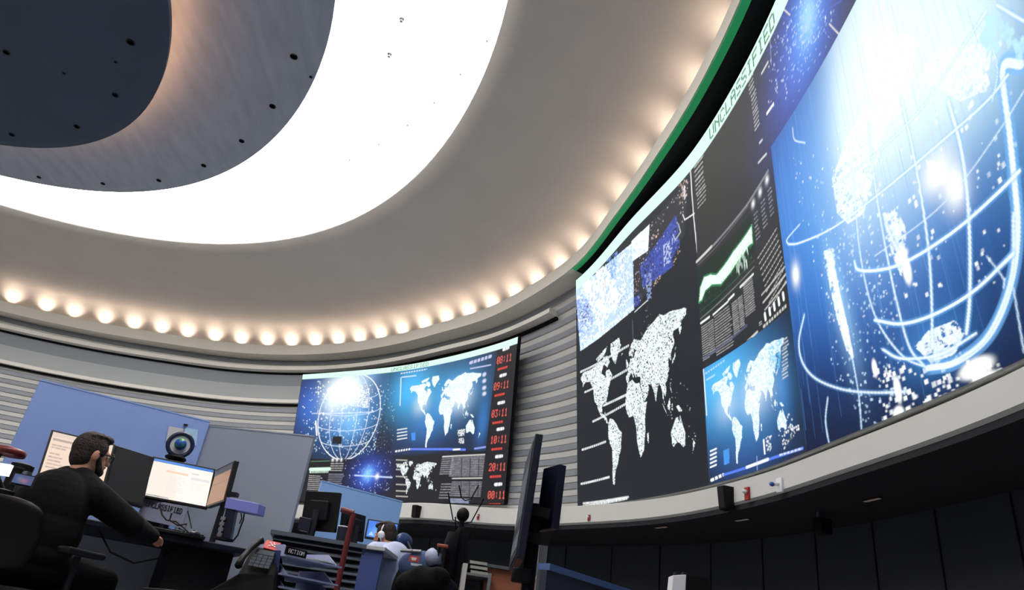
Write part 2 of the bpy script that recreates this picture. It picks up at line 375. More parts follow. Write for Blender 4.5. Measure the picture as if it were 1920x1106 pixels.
# ------------------------------------------------------------------ pictures for the display screens (drawn into colour attributes)
FONT = {'A':'0E11111F111111','B':'1E11111E11111E','C':'0E11101010110E','D':'1E11111111111E','E':'1F10101E10101F','F':'1F10101E101010','I':'0E04040404040E','L':'1010101010101F','N':'11191513111111','S':'0F10100E01011E','U':'1111111111110E','0':'0E11131519110E','1':'040C040404040E','2':'0E11010204081F','3':'1F02040201110E','4':'02060A121F0202','5':'1F101E0101110E','6':'0608101E11110E','7':'1F010204080808','8':'0E11110E11110E','9':'0E11110F01020C',':':'00040400040400','/':'01010204081010',' ':'00000000000000','T':'1F040404040404','R':'1E11111E141211','O':'0E11111111110E','P':'1E11111E101010','M':'111B1515111111','Z':'1F01020408101F','G':'0E11101711110E','H':'1111111F111111','Y':'11110A04040404','K':'11121418141211'}
WORLD = [
 [(-166,66),(-156,71),(-125,70),(-95,72),(-82,68),(-94,60),(-82,55),(-79,52),(-77,60),(-65,59),(-56,52),(-66,45),(-70,42),(-76,35),(-81,31),(-80,25),(-84,30),(-94,29),(-97,26),(-97,20),(-91,18),(-87,21),(-88,16),(-83,14),(-80,8),(-84,9),(-92,14),(-105,20),(-110,25),(-114,31),(-121,35),(-124,42),(-124,49),(-135,58),(-150,60),(-160,56),(-158,60)],
 [(-55,82),(-25,82),(-20,74),(-32,68),(-43,60),(-52,66),(-58,75)],
 [(-85,74),(-70,73),(-62,66),(-72,62),(-85,68)],[(-110,77),(-90,80),(-68,82),(-80,75),(-105,73)],
 [(-79,8),(-72,12),(-62,10),(-51,4),(-44,-2),(-35,-6),(-39,-14),(-41,-22),(-48,-26),(-54,-34),(-62,-39),(-66,-45),(-68,-54),(-74,-52),(-73,-40),(-71,-30),(-70,-18),(-77,-12),(-81,-5)],
 [(-17,15),(-16,22),(-9,31),(-5,36),(10,37),(20,32),(32,31),(36,24),(43,12),(51,12),(42,0),(40,-12),(35,-22),(32,-29),(20,-35),(17,-30),(12,-18),(13,-8),(9,1),(6,5),(-8,5),(-13,9)],
 [(44,-16),(50,-15),(47,-25),(44,-22)],
 [(-9,38),(-9,43),(-1,46),(2,51),(8,54),(8,57),(12,56),(20,55),(24,59),(30,60),(22,63),(20,60),(15,56),(11,59),(5,59),(5,62),(14,68),(25,71),(40,67),(44,66),(55,69),(70,73),(85,74),(105,77),(115,74),(140,73),(160,70),(180,68),(178,63),(163,60),(163,55),(157,51),(155,57),(140,57),(137,54),(141,52),(140,47),(132,43),(128,40),(129,35),(126,36),(121,39),(120,34),(121,28),(112,21),(108,20),(109,12),(105,9),(102,13),(100,8),(103,2),(98,8),(97,16),(90,22),(86,20),(80,13),(77,8),(73,18),(68,24),(57,26),(60,22),(54,17),(44,13),(38,22),(35,29),(36,36),(28,37),(24,38),(22,37),(18,41),(12,45),(16,40),(14,38),(8,44),(3,42),(0,39),(-5,36)],
 [(-6,50),(1,51),(0,54),(-4,58),(-6,57)],[(-23,64),(-15,65),(-18,66)],[(130,32),(136,34),(141,37),(141,43),(145,44),(141,41),(138,37),(132,35)],
 [(95,5),(104,-3),(106,-6),(100,-1)],[(109,1),(117,6),(118,0),(114,-4),(110,-2)],[(105,-7),(115,-8),(112,-7)],[(120,0),(124,1),(122,-5),(120,-4)],[(132,-2),(141,-3),(150,-9),(140,-8)],
 [(114,-22),(122,-17),(130,-12),(136,-12),(139,-17),(142,-11),(147,-19),(153,-27),(150,-37),(144,-38),(138,-34),(130,-32),(118,-35),(115,-32)],
 [(173,-35),(178,-38),(174,-41),(167,-46),(171,-42)],[(120,18),(122,14),(125,8),(121,13)]]
class Cv:
    """a linear-light picture W x Hh; points go in as photo pixels through conv, or directly as (u, v) in 0..1 with raw=True"""
    def __init__(s, W, Hh, conv, base): s.W, s.H, s.conv = W, Hh, conv; s.im = np.zeros((Hh, W, 3)); s.im[:] = base
    def uv(s, P, raw):
        if not raw: P = s.conv(np.asarray(P, float))
        P = np.asarray(P, float); return np.stack([P[:, 0]*s.W, P[:, 1]*s.H], 1)
    def box(s, q, m=2):
        x0, y0 = np.floor(q.min(0)-m).astype(int); x1, y1 = np.ceil(q.max(0)+m).astype(int)+1
        x0, y0 = max(x0, 0), max(y0, 0); x1, y1 = min(x1, s.W), min(y1, s.H)
        if x1 <= x0 or y1 <= y0: return None
        X, Y = np.meshgrid(np.arange(x0, x1)+0.5, np.arange(y0, y1)+0.5); return (slice(y0, y1), slice(x0, x1)), X, Y
    def blend(s, sl, a, c, add=False):
        a = np.clip(a, 0, 1)[..., None] if not add else a[..., None]; c = np.asarray(c, float)
        s.im[sl] = s.im[sl]+a*c if add else s.im[sl]*(1-a)+a*c
    def inside(s, q, X, Y):
        ins = np.zeros(X.shape, bool); n = len(q)
        for i in range(n):
            (x0, y0), (x1, y1) = q[i], q[(i+1) % n]
            if y0 == y1: continue
            ins ^= ((y0 > Y) != (y1 > Y)) & (X < (x1-x0)*(Y-y0)/(y1-y0)+x0)
        return ins
    def poly(s, P, c, a=1.0, raw=False, tex=None, add=False):
        q = s.uv(P, raw); b = s.box(q)
        if b is None: return
        sl, X, Y = b; al = s.inside(q, X, Y)*a
        if tex is not None: al = al*tex(X, Y)
        s.blend(sl, al, c, add)
    def line(s, P, c, w=1.0, a=1.0, raw=False, dash=None, add=False):
        q = s.uv(P, raw); acc = 0.0
        for i in range(len(q)-1):
            p, d = q[i], q[i+1]-q[i]; L = np.hypot(*d)+1e-9; b = s.box(q[i:i+2], w+2)
            if b is not None:
                sl, X, Y = b; t = np.clip(((X-p[0])*d[0]+(Y-p[1])*d[1])/L**2, 0, 1)
                D = np.hypot(X-p[0]-t*d[0], Y-p[1]-t*d[1]); al = np.clip(w/2+0.5-D, 0, 1)*a
                if dash: al = al*(((acc+t*L) % dash[0]) < dash[1])
                s.blend(sl, al, c, add)
            acc += L
    def glow(s, p, ru, rv, c, a=1.0, raw=False, ang=0.0, power=1.0):
        q = s.uv([p], raw)[0]; ru *= s.H; rv *= s.H; m = 3*max(ru, rv); b = s.box(np.array([q]), m)
        if b is None: return
        sl, X, Y = b; dx, dy = X-q[0], Y-q[1]; ca, sa = math.cos(ang), math.sin(ang)
        g = np.exp(-(((dx*ca+dy*sa)/ru)**2+((-dx*sa+dy*ca)/rv)**2)**power); im = s.im[sl]; s.im[sl] = im+(g*a)[..., None]*np.asarray(c)*np.clip(1-im, 0, 1)
    def dots(s, P, n, c, size=(0.6, 1.6), a=(0.4, 1.0), raw=False, stretch=1.0, fall=None):
        q = s.uv(P, raw); lo, hi = q.min(0), q.max(0); k = 0; tries = 0
        while k < n and tries < n*20:
            tries += 1; p = lo+(hi-lo)*RNG.random(2)
            if not s.inside(q, np.array([[p[0]]]), np.array([[p[1]]]))[0, 0]: continue
            k += 1; r = RNG.uniform(*size); b = s.box(p[None], r*stretch+1)
            if b is None: continue
            sl, X, Y = b; D = np.maximum(np.abs(X-p[0]), np.abs(Y-p[1])/stretch); s.blend(sl, np.clip(r+0.5-D, 0, 1)*RNG.uniform(*a), c)
    def text(s, st, p, h, c, wd=None, raw=False, a=1.0):
        """row of letters, lower left corner at p, letter height h as a fraction of the picture height"""
        q = s.uv([p], raw)[0]; ph = h*s.H/7; pw = ph if wd is None else wd*s.H/6
        for k, ch in enumerate(st):
            rows = FONT.get(ch, FONT[' '])
            for j in range(7):
                bits = int(rows[2*j:2*j+2], 16)
                for i in range(5):
                    if bits >> (4-i) & 1:
                        x0 = q[0]+(k*6+i)*pw; y0 = q[1]+(6-j)*ph
                        b = s.box(np.array([(x0, y0), (x0+pw, y0+ph)]), 1)
                        if b is None: continue
                        sl, X, Y = b; al = np.clip(np.minimum(X-x0+0.5, x0+pw-X+0.5), 0, 1)*np.clip(np.minimum(Y-y0+0.5, y0+ph-Y+0.5), 0, 1); s.blend(sl, al*a, c)
    def lines(s, p, q, rows, c, gap, w=1.0, fill=0.8, raw=False, a=0.9, seed=0):
        """a block of unreadably small text: ragged dashed rows between corners p (top left) and q (bottom right)"""
        A, B = s.uv([p, q], raw); rg = np.random.default_rng(seed+int(A[0]+A[1]))
        for k in range(rows):
            y = A[1]+(B[1]-A[1])*(k+0.5)/rows; x = A[0]; end = A[0]+(B[0]-A[0])*rg.uniform(fill, 1)
            while x < end:
                L = rg.uniform(0.5, 1.6)*gap; s.line([(x/s.W, y/s.H), (min(x+L, end)/s.W, y/s.H)], c, w, a*rg.uniform(0.6, 1), True); x += L+gap*0.45
    def world(s, ctrl, c, tex=None, a=1.0, raw=False, add=False):
        """the continents, placed by control points (lon, lat) -> point"""
        LL = np.array([k[0] for k in ctrl], float); PP = s.uv([k[1] for k in ctrl], raw)
        A = np.linalg.lstsq(np.c_[LL, np.ones(len(LL))], PP, rcond=None)[0]; s.aff = A
        for pl in WORLD:
            q = np.c_[np.array(pl, float), np.ones(len(pl))]@A; s.poly(q/np.array([s.W, s.H]), c, a, True, tex, add)
    def sample(s, nu, nv, u0=0.0, u1=1.0):
        us = np.clip((u0+(u1-u0)*np.arange(nu)/(nu-1))*s.W-0.5, 0, s.W-1.001); vs = np.clip(np.arange(nv)/(nv-1)*s.H-0.5, 0, s.H-1.001)
        i, j = us.astype(int), vs.astype(int); fu, fv = (us-i)[None, :, None], (vs-j)[:, None, None]; im = s.im
        return (im[j][:, i]*(1-fu)*(1-fv)+im[j][:, i+1]*fu*(1-fv)+im[j+1][:, i]*(1-fu)*fv+im[j+1][:, i+1]*fu*fv)
def lin(r, g, b, k=1.0): return np.array(srgb(r, g, b))*k
def blob(cells, thr, seed):                 # blocky random texture: 1 where a coarse random field is over thr
    fld = np.random.default_rng(seed).random((97, 89))
    return lambda X, Y: (fld[(Y/cells).astype(int) % 97, (X/cells).astype(int) % 89] > thr)*1.0
class Surf:
    """ruled surface between a lower and an upper curve; u along, v up"""
    def __init__(s, lo, hi): s.lo, s.hi = lo, hi
    def pts(s, us, vs):
        def ev(f, u):                       # straight on past the ends
            c = min(max(u, 0.0), 1.0); p = Vector(f(c))
            return p if c == u else p+(p-Vector(f(c-0.01 if u > c else c+0.01)))*((u-c)/(0.01 if u > c else -0.01))
        B = np.array([tuple(ev(s.lo, u)) for u in us]); T = np.array([tuple(ev(s.hi, u)) for u in us])
        return B[None]*(1-np.asarray(vs)[:, None, None])+T[None]*np.asarray(vs)[:, None, None]
    def prep(s):
        s.gu = np.linspace(0, 1, 121); s.gv = np.linspace(0, 1, 81); s.gp = proj(s.pts(s.gu, s.gv).reshape(-1, 3)).reshape(81, 121, 2)
    def conv(s, P):
        out = []
        for p in P:
            j, i = np.unravel_index(np.argmin(((s.gp-p)**2).sum(2)), s.gp.shape[:2]); u, v = s.gu[i], s.gv[j]
            for _ in range(6):
                e = 1e-3; q = s.pts([u, u+e], [v, v+e]); a = proj(np.array([q[0, 0], q[0, 1], q[1, 0]]))
                J = np.stack([(a[1]-a[0])/e, (a[2]-a[0])/e], 1); d = np.linalg.lstsq(J, p-a[0], rcond=None)[0]; u += np.clip(d[0], -.2, .2); v += np.clip(d[1], -.2, .2); u = min(max(u, -.3), 1.3); v = min(max(v, -.4), 1.4)
            out.append((u, v))
        return np.array(out)
def proj(P):
    P = P-np.array([0, 0, H]); z = P@np.array(W_); z = np.where(z < 0.05, 0.05, z)
    return np.stack([960+FPX*(P@np.array(R_))/z, 553-FPX*(P@np.array(U_))/z], 1)
def panel(name, surf, cv, nu, nv, u0, u1, m, parent):
    us = np.linspace(u0, u1, nu); vs = np.linspace(0, 1, nv); P = surf.pts(us, vs).reshape(-1, 3)-np.array(parent.location)
    I = np.arange(nu*nv).reshape(nv, nu); F = np.stack([I[:-1, 1:], I[:-1, :-1], I[1:, :-1], I[1:, 1:]], -1).reshape(-1, 4)
    me = bpy.data.meshes.new(name); me.vertices.add(len(P)); me.vertices.foreach_set('co', P.ravel().astype(np.float32))
    me.loops.add(F.size); me.loops.foreach_set('vertex_index', F.ravel().astype(np.int32))
    me.polygons.add(len(F)); me.polygons.foreach_set('loop_start', np.arange(0, F.size, 4, dtype=np.int32)); me.polygons.foreach_set('loop_total', np.full(len(F), 4, np.int32))
    me.update(calc_edges=True); at_ = me.color_attributes.new('picture', 'FLOAT_COLOR', 'POINT')
    c = np.ones((nu*nv, 4), np.float32); c[:, :3] = np.maximum(cv.sample(nu, nv, u0, u1).reshape(-1, 3), 0); at_.data.foreach_set('color', c.ravel())
    me.polygons.foreach_set('use_smooth', np.ones(len(F), bool)); me.materials.append(m)
    o = bpy.data.objects.new(name, me); COL.objects.link(o); o.parent = parent; return o
def casing(surf, parent, depth, margin, m, name='casing'):
    us = np.linspace(0, 1, 241); P = surf.pts(us, [0, 1]); mb = MB(parent.location); rs = []
    for i in range(241):
        b, t = Vector(P[0, i]), Vector(P[1, i]); upv = (t-b).normalized(); tg = (Vector(P[0, min(i+1, 240)])-Vector(P[0, max(i-1, 0)])).normalized(); n = tg.cross(upv).normalized()
        if n.dot(V(OX, OY, 0)-V(b.x, b.y, 0)) > 0: n = -n
        k = (-tg*margin if i == 0 else tg*margin if i == 240 else V(0,0,0)); b = b-upv*margin+k+n*0.012; t = t+upv*margin+k+n*0.012
        rs.append([b, t, t+n*depth, b+n*depth])
    return obj(name, mb.loft(rs), m, parent)
# ------------------------------------------------------------------ the big curved video wall
SN = [0.0, 2.51, 4.0, 7.83]
tb = nodes(*zip(SN, (38.56, 24.44, 14.57, -12.0))); tt = nodes(*zip(SN, (33.45, 13.02, 2.41, -24.0)))
r_st = nodes((-40,7.6),(-0.2,7.6),(5.8,7.63),(12.7,7.69),(22.5,7.77),(33.4,8.14))
big = Surf(lambda u: pol(tb(u*7.83), r_bot(tb(u*7.83))-0.03, ZB+0.01), lambda u: pol(tt(u*7.83), r_st(tt(u*7.83)), H+4.5)); big.prep()
BW, BH = 1800, 760
cv = Cv(BW, BH, big.conv, lin(26, 32, 38))
white = lin(250, 254, 255); ltxt = lin(215, 215, 210); blue = lin(70, 150, 240)
# wide smooth tint of the dark columns
# --- column one, upper left: white and pale blue imagery
Q1 = [(1079,540),(1186,455),(1189,580),(1088,658)]
cv.poly(Q1, lin(236, 244, 255))
cv.poly(Q1, lin(150, 195, 250), 0.8, tex=blob(5, 0.62, 1)); cv.poly(Q1, lin(190, 220, 255), 0.8, tex=blob(11, 0.6, 2))
cv.poly([(1078,560),(1110,560),(1112,610),(1086,640)], lin(120, 150, 225), 0.7, tex=blob(6, 0.55, 3)); cv.poly([(1084,575),(1104,570),(1106,600),(1088,605)], lin(40, 60, 120), 0.8, tex=blob(4, 0.75, 4))
cv.poly([(1135,490),(1158,470),(1155,520),(1138,525)], lin(110, 160, 235), 0.8, tex=blob(5, 0.5, 5)); cv.dots([(1153,562),(1170,552),(1168,570),(1155,578)], 10, lin(40, 60, 130), (1.5, 3))
cv.poly([(1090,530),(1135,495),(1165,560),(1125,625)], white, 0.8, tex=blob(9, 0.35, 6)); cv.poly([(1096,640),(1186,572),(1187,582),(1090,657)], white, 0.5, tex=blob(7, 0.4, 7))
cv.line([(1134,522),(1135,540)], lin(235, 140, 90), 1.6); cv.line([(1133,545),(1134,552)], lin(240, 170, 130), 1.6)
# --- beside it: white block and dark blue map with orange marks
cv.poly([(1184,452),(1218,420),(1215,470),(1186,490)], lin(240, 246, 255)); cv.dots([(1186,455),(1215,428),(1213,468),(1187,486)], 25, lin(150, 200, 255), (1, 2.5))
Q2 = [(1187,492),(1215,470),(1219,420),(1290,335),(1283,440),(1225,535),(1190,578)]
cv.poly(Q2, lin(46, 48, 54))
for bx, sd in (([(1200,500),(1268,400),(1275,460),(1240,515),(1205,540)], 8), ([(1225,470),(1262,425),(1262,500),(1235,520)], 9), ([(1188,560),(1202,550),(1200,570),(1188,577)], 10)):
    cv.poly(bx, lin(58, 74, 168), 0.75, tex=blob(7, 0.28, sd)); cv.poly(bx, lin(70, 96, 190), 0.7, tex=blob(4, 0.6, sd+20))
cv.poly([(1208,515),(1222,510),(1222,560),(1214,565)], lin(150, 165, 215), 0.8, tex=blob(4, 0.45, 12)); cv.poly([(1243,460),(1262,445),(1258,490),(1245,500)], lin(190, 205, 240), 0.8, tex=blob(4, 0.5, 13))
cv.dots(Q2, 110, lin(225, 230, 250), (0.6, 1.8)); cv.dots([(1262,490),(1276,455),(1278,470),(1262,500)], 14, lin(240, 190, 160), (1, 2)); cv.dots([(1190,530),(1198,522),(1197,545),(1190,548)], 10, lin(235, 180, 150), (1, 2))
cv.dots([(1224,530),(1240,512),(1238,525),(1226,536)], 12, lin(245, 205, 180), (1, 2)); cv.dots([(1215,452),(1235,428),(1236,440),(1217,462)], 16, lin(245, 210, 190), (1, 2))
cv.line([(1190,585),(1214,563)], white, 2.4, 0.9); cv.line([(1272,420),(1276,435),(1266,450),(1262,440)], lin(200, 205, 215), 3)
cv.line([(1294,312),(1300,400),(1309,488)], lin(235, 235, 235), 4); cv.line([(1302,400),(1284,412),(1280,402)], lin(235, 235, 235), 3)
cv.dots([(1272,345),(1290,325),(1289,372),(1275,390)], 26, lin(240, 210, 200), (1, 3)); cv.line([(1283,350),(1284,372)], white, 5, 0.8)
# --- white dotted world map
ctl = [((-68,-55),(1147,915)),((-160,62),(1100,718)),((178,68),(1277,582)),((150,-38),(1292,832)),((20,-35),(1204,855)),((-9,40),(1180,692)),((-80,26),(1133,765)),((115,-30),(1267,828)),((-35,-7),(1157,810)),((100,8),(1243,762))]
cv.world(ctl, lin(225, 240, 240), tex=blob(2.6, 0.28, 14)); cv.world(ctl, white, tex=blob(3.4, 0.6, 15), a=0.9)
for a_, b_ in (((1089,697),(1178,648)),((1097,735),(1185,688)),((1112,790),(1200,742)),((1132,760),(1185,735)),((1092,843),(1135,828)),((1090,907),(1143,894))):
    cv.line([a_, b_], lin(235, 240, 240), 7, 0.9, dash=(9, 7.5))
cv.lines((1094,938), (1178,938), 1, lin(240,240,240), 9, 7, 1.0)
cv.line([(1094,949),(1176,934)], lin(240, 244, 244), 8, 0.95, dash=(8, 6.4)); cv.line([(1186,600),(1187,640)], lin(90, 120, 110), 3, 0.7); cv.dots([(1190,640),(1215,560),(1225,620),(1200,660)], 22, lin(160, 170, 170), (0.8, 1.6))
cv.dots([(1240,700),(1290,720),(1310,830),(1260,800)], 30, lin(230, 240, 240), (0.8, 2.0))
# --- column two and the top strip: dark warm grey with text and a blue star cloud
def uvp(x, y): return tuple(big.conv([(x, y)])[0])
b2u, b3u = 2.51/7.83, 4.0/7.83
vtop = float(np.mean([uvp(1446,281)[1], uvp(1530,135)[1], uvp(1600,8)[1]]))            # lower edge of the top strip
ub3 = float(np.mean([uvp(1445,283)[0], uvp(1475,520)[0], uvp(1492,680)[0]]))
ub2 = float(np.mean([uvp(1297,330)[0], uvp(1313,600)[0], uvp(1331,890)[0]]))
cv.poly([(ub2, 0), (1, 0), (1, 1), (ub2, 1)], lin(44, 46, 46), raw=True); cv.poly([(ub2,0),(ub3,0),(ub3,0.5),(ub2,0.5)], lin(30, 35, 40), 0.6, raw=True)
for k, (x0, y0, x1, y1) in enumerate([(1301,300,1320,292),(1302,318,1321,310),(1304,345,1323,335),(1307,372,1326,362)]): cv.lines((x0, y0-8), (x1, y1+12), 4, ltxt, 8, 2.2, seed=k)
cv.text('9', uvp(1402,128), 0.045, ltxt); 
for x, y in ((1402,142),(1408,178),(1412,212)): cv.lines((x, y), (x+13, y+22), 5, ltxt, 7, 2.4, 0.9)
cv.line([(1339,246),(1374,178)], ltxt, 4, 0.85, dash=(7, 5)); cv.line([(1339,252),(1345,246)], ltxt, 6, 0.9)
cv.line([(1438,213),(1450,195)], white, 5); cv.line([(1422,305),(1437,288)], ltxt, 4, 0.9); cv.line([(1424,268),(1429,262)], ltxt, 4, 0.9); cv.line([(1428,138),(1440,116)], ltxt, 4, 0.9)
# star cloud
nb = (1512, 45)
cv.glow(nb, 0.21, 0.13, lin(45, 90, 225), 0.75, ang=0.35); cv.glow(nb, 0.10, 0.075, lin(60, 140, 240), 0.8, ang=0.3); cv.glow((1515,30), 0.045, 0.04, lin(150, 210, 255), 0.8); cv.glow((1478,150), 0.12, 0.07, lin(60, 62, 150), 0.28, ang=0.4)
c0 = cv.uv([nb], False)[0]
for k in range(300):
    a, rr = RNG.random()*6.283, abs(RNG.normal(0, 0.5)); p = c0+np.array([math.cos(a)*150, math.sin(a)*85])*rr
    q = p/np.array([BW, BH]); 
    if q[1] < vtop+0.01: continue
    cv.line([tuple(q), (q[0]+RNG.uniform(.0008,.003), q[1])], lin(170, 205, 250), RNG.uniform(1.2, 2.6), RNG.uniform(.4, 1), True)
for k in range(46):
    a = RNG.random()*6.283; r0_, r1_ = RNG.uniform(.3, .7), RNG.uniform(.7, 1.1); d = np.array([math.cos(a)*190, math.sin(a)*95]); cv.line([tuple((c0+d*r0_)/(BW, BH)), tuple((c0+d*r1_)/(BW, BH))], lin(70, 105, 215), 1.2, 0.45, True)
cv.dots([(1440,90),(1500,0),(1560,0),(1560,60),(1480,180),(1440,210)], 90, lin(225, 235, 255), (0.8, 2.2)); cv.line([(1443,55),(1446,120)], lin(150, 160, 190), 2.5, .8); cv.line([(1467,15),(1481,28)], ltxt, 2.5); cv.line([(1555,45),(1572,63)], ltxt, 2.5)
# chart panel
cv.line([(1306,491),(1342,455),(1400,385),(1440,320)], lin(150, 152, 160), 5, 0.7); cv.line([(1306,491),(1334,462)], ltxt, 6, 0.9); cv.line([(1308,497),(1345,460),(1403,386)], lin(110, 112, 118), 2, 0.8)
cv.poly([(1307,505),(1408,400),(1416,470),(1316,600)], lin(22, 42, 34), 0.9)
ch = [(1311,566),(1313,540),(1320,520),(1332,515),(1343,516),(1360,495),(1375,472),(1392,450),(1409,424),(1411,455),(1402,462),(1392,480),(1384,488),(1370,510),(1352,532),(1335,533),(1322,545),(1316,562)]
cv.line(ch+ch[:1], lin(70, 190, 120), 8, 0.35); cv.poly(ch, lin(232, 255, 240))
cv.dots([(1312,560),(1405,450),(1412,490),(1320,585)], 60, lin(50, 120, 80), (0.8, 2.2), (0.3, 0.8)); cv.dots([(1380,480),(1405,455),(1400,500),(1382,515)], 26, lin(215, 245, 225), (0.8, 2), stretch=4)
cv.line([(1313,598),(1345,570),(1414,500)], lin(150, 160, 155), 2.2, 0.7); cv.line([(1312,585),(1414,488)], lin(60, 110, 80), 1.6, 0.7)
for k in range(3):
    q = [(1412,382),(1425,360),(1438,337)][k]; cv.glow(q, 0.009, 0.009, white, 0.9); cv.lines((q[0]+1, q[1]+18), (q[0]+15, q[1]+62), 7, lin(170,172,180), 7, 2.2, 0.6, seed=k)
for k in range(10): cv.line([(1421+k*2.6,484+k*10.5-0),(1456+k*2.0,428+k*10.8)], ltxt, 2.4, 0.75, dash=(9, 7))
for k, w in ((0, 3), (1, 4), (2, 3)): cv.line([(1428+k*3, 553+k*14), (1471+k*2, 500+k*14)], ltxt, w, 0.8)
for k in range(5): p = (1434+k*8.5, 588-k*9.5); cv.line([p, (p[0]+1.5, p[1]+11)], white, 7)
cv.line([(1432,612),(1475,572)], ltxt, 6, 0.85, dash=(10, 7)); cv.line([(1434,628),(1478,588)], lin(190,190,190), 4, 0.8, dash=(6, 4))
cv.line([(1314,606),(1330,594)], white, 5, .9); cv.line([(1337,590),(1365,565)], white, 4, .9); cv.line([(1366,562),(1376,552)], white, 5, .9); cv.line([(1388,538),(1412,514)], white, 5, .8)
for (x0, x1, y0) in ((1315, 1326, 612), (1328, 1336, 603), (1339, 1370, 592), (1372, 1382, 568), (1384, 1391, 558), (1393, 1412, 530)):
    u0, v0 = uvp(x0, y0); u1, v1 = uvp(x1+6, y0+58-(x0-1315)*0.1); cv.lines((u0, v0), (u1, v1), 15, lin(200,198,196), 5, 2.2, 0.85, raw=True, a=0.8, seed=x0)
cv.line([(1320,672),(1345,655),(1400,610)], lin(90, 95, 130), 6, .7); cv.line([(1401,640),(1420,622)], ltxt, 5, .9); cv.lines((1424,612), (1428,600), 2, ltxt, 5, 2)
# blue world map
Q3 = [(1317,690),(1350,668),(1420,626),(1490,575),(1510,845),(1420,888),(1332,908)]
cv.poly(Q3, lin(20, 34, 58))
hold = cv.im.copy()
for p, ru, rv, c, k in (((1335,720),.16,.13,(70,175,245),.9),((1370,690),.14,.10,(60,150,235),.6),((1410,745),.15,.12,(70,165,240),.7),((1340,790),.14,.10,(40,90,170),.5),((1400,850),.16,.08,(40,70,140),.6),((1465,720),.035,.09,(60,130,220),.5)):
    cv.glow(p, ru, rv, lin(*c), k)
mq = cv.uv([(1318,690),(1492,572)], False); yy, xx = np.mgrid[0:BH, 0:BW]; cut = (xx/BW > ub2) & (xx/BW < ub3) & (yy < (mq[0,1]+mq[1,1])/2); cv.im = np.where(cut[..., None], cv.im, hold)
ctl2 = [((-68,-55),(1385,873)),((-160,62),(1340,733)),((178,68),(1466,640)),((150,-38),(1480,805)),((20,-35),(1416,830)),((-9,40),(1395,718)),((-80,26),(1367,768)),((-35,-7),(1387,800)),((100,8),(1448,742)),((-45,75),(1382,690))]
cv.world(ctl2, lin(235, 250, 255), a=1.0); cv.world(ctl2, lin(150, 205, 245), tex=blob(3, 0.72, 31), a=0.7); cv.glow((1418,735), .07, .06, white, .5); cv.glow((1362,760), .05, .05, white, .35)
cv.poly([(1440,655),(1466,632),(1462,690),(1444,690)], lin(120, 200, 235), 0.7, tex=blob(4, 0.4, 32))
cv.line([(1319,693),(1325,778)], white, 4, .8); cv.line([(1323,700),(1358,676)], lin(190,225,255), 4, .8, dash=(10,7)); cv.line([(1325,712),(1340,703)], lin(200,230,255), 4, .7)
cv.poly([(1356,845),(1367,840),(1368,868),(1358,872)], lin(70, 150, 230))
for k in range(5): cv.line([(1332, 846+k*7.5),(1343, 841+k*7.5)], white, 4.5, .9)
cv.line([(1334,900),(1356,890)], white, 8, .95, dash=(14, 10)); cv.line([(1357,890),(1410,873),(1450,858),(1505,840)], lin(90, 130, 250), 6, .95); cv.line([(1400,876),(1440,861)], white, 7, .9); cv.line([(1462,853),(1503,841)], lin(230,235,255), 4, .9, dash=(12,9)); cv.line([(1419,855),(1420,885)], lin(180,200,255), 2, .8)
cv.dots([(1455,800),(1478,775),(1500,800),(1470,845)], 45, white, (1, 2.6)); cv.line([(1432,825),(1434,850)], white, 5); cv.dots([(1436,820),(1446,815),(1446,845),(1438,848)], 24, white, (1, 2.4)); cv.line([(1484,805),(1497,798)], white, 4, .9, dash=(7,5))
for y in (636, 655, 676, 694): cv.lines((1466, y), (1479, y+12), 3, ltxt, 6, 3)
# --- globe picture: fills everything right of column two below the strip
G = [(ub3, 0), (1, 0), (1, vtop), (ub3, vtop)]
cv.poly(G, lin(8, 20, 52), raw=True)
yy, xx = np.mgrid[0:BH, 0:BW]; reg = (xx/BW > ub3) & (yy/BH < vtop)
msk = np.where(reg[..., None], 0.0, 1.0); keep = cv.im*msk
for p, ru, rv, c, k, an in (((1500,330),.40,.26,(50,120,225),.95,0),((1560,300),.45,.30,(70,150,240),.75,0),((1650,300),.42,.30,(80,160,245),.8,0),((1620,430),.36,.2,(50,115,215),.5,0),((1540,520),.20,.2,(30,90,185),.45,0),((1780,330),.30,.22,(60,140,230),.5,0),((1680,600),.2,.12,(40,90,175),.35,0),((1720,60),.34,.19,(200,240,255),1.9,0),((1640,120),.15,.26,(220,245,255),1.7,-.25),((1790,120),.18,.12,(210,240,255),1.5,0),((1590,240),.07,.20,(210,240,255),1.2,-.2),((1750,650),.10,.07,(90,180,255),.7,0),((1900,160),.10,.20,(120,200,250),.6,0)):
    cv.glow(p, ru*.9, rv*.9, lin(*c)*(1 if c[0] > 150 else np.array([.7,.85,1.05])), k*(.62 if c[0] > 150 else .55), ang=an)
# fine vertical streaks
for k in range(230):
    u = ub3+(1-ub3)*RNG.random()**1.3; v0 = RNG.random()*vtop*0.9; cv.line([(u, v0), (u, min(v0+RNG.uniform(.08, .4), vtop))], lin(110, 180, 250), RNG.uniform(.6, 1.6), RNG.uniform(.08, .35), True)
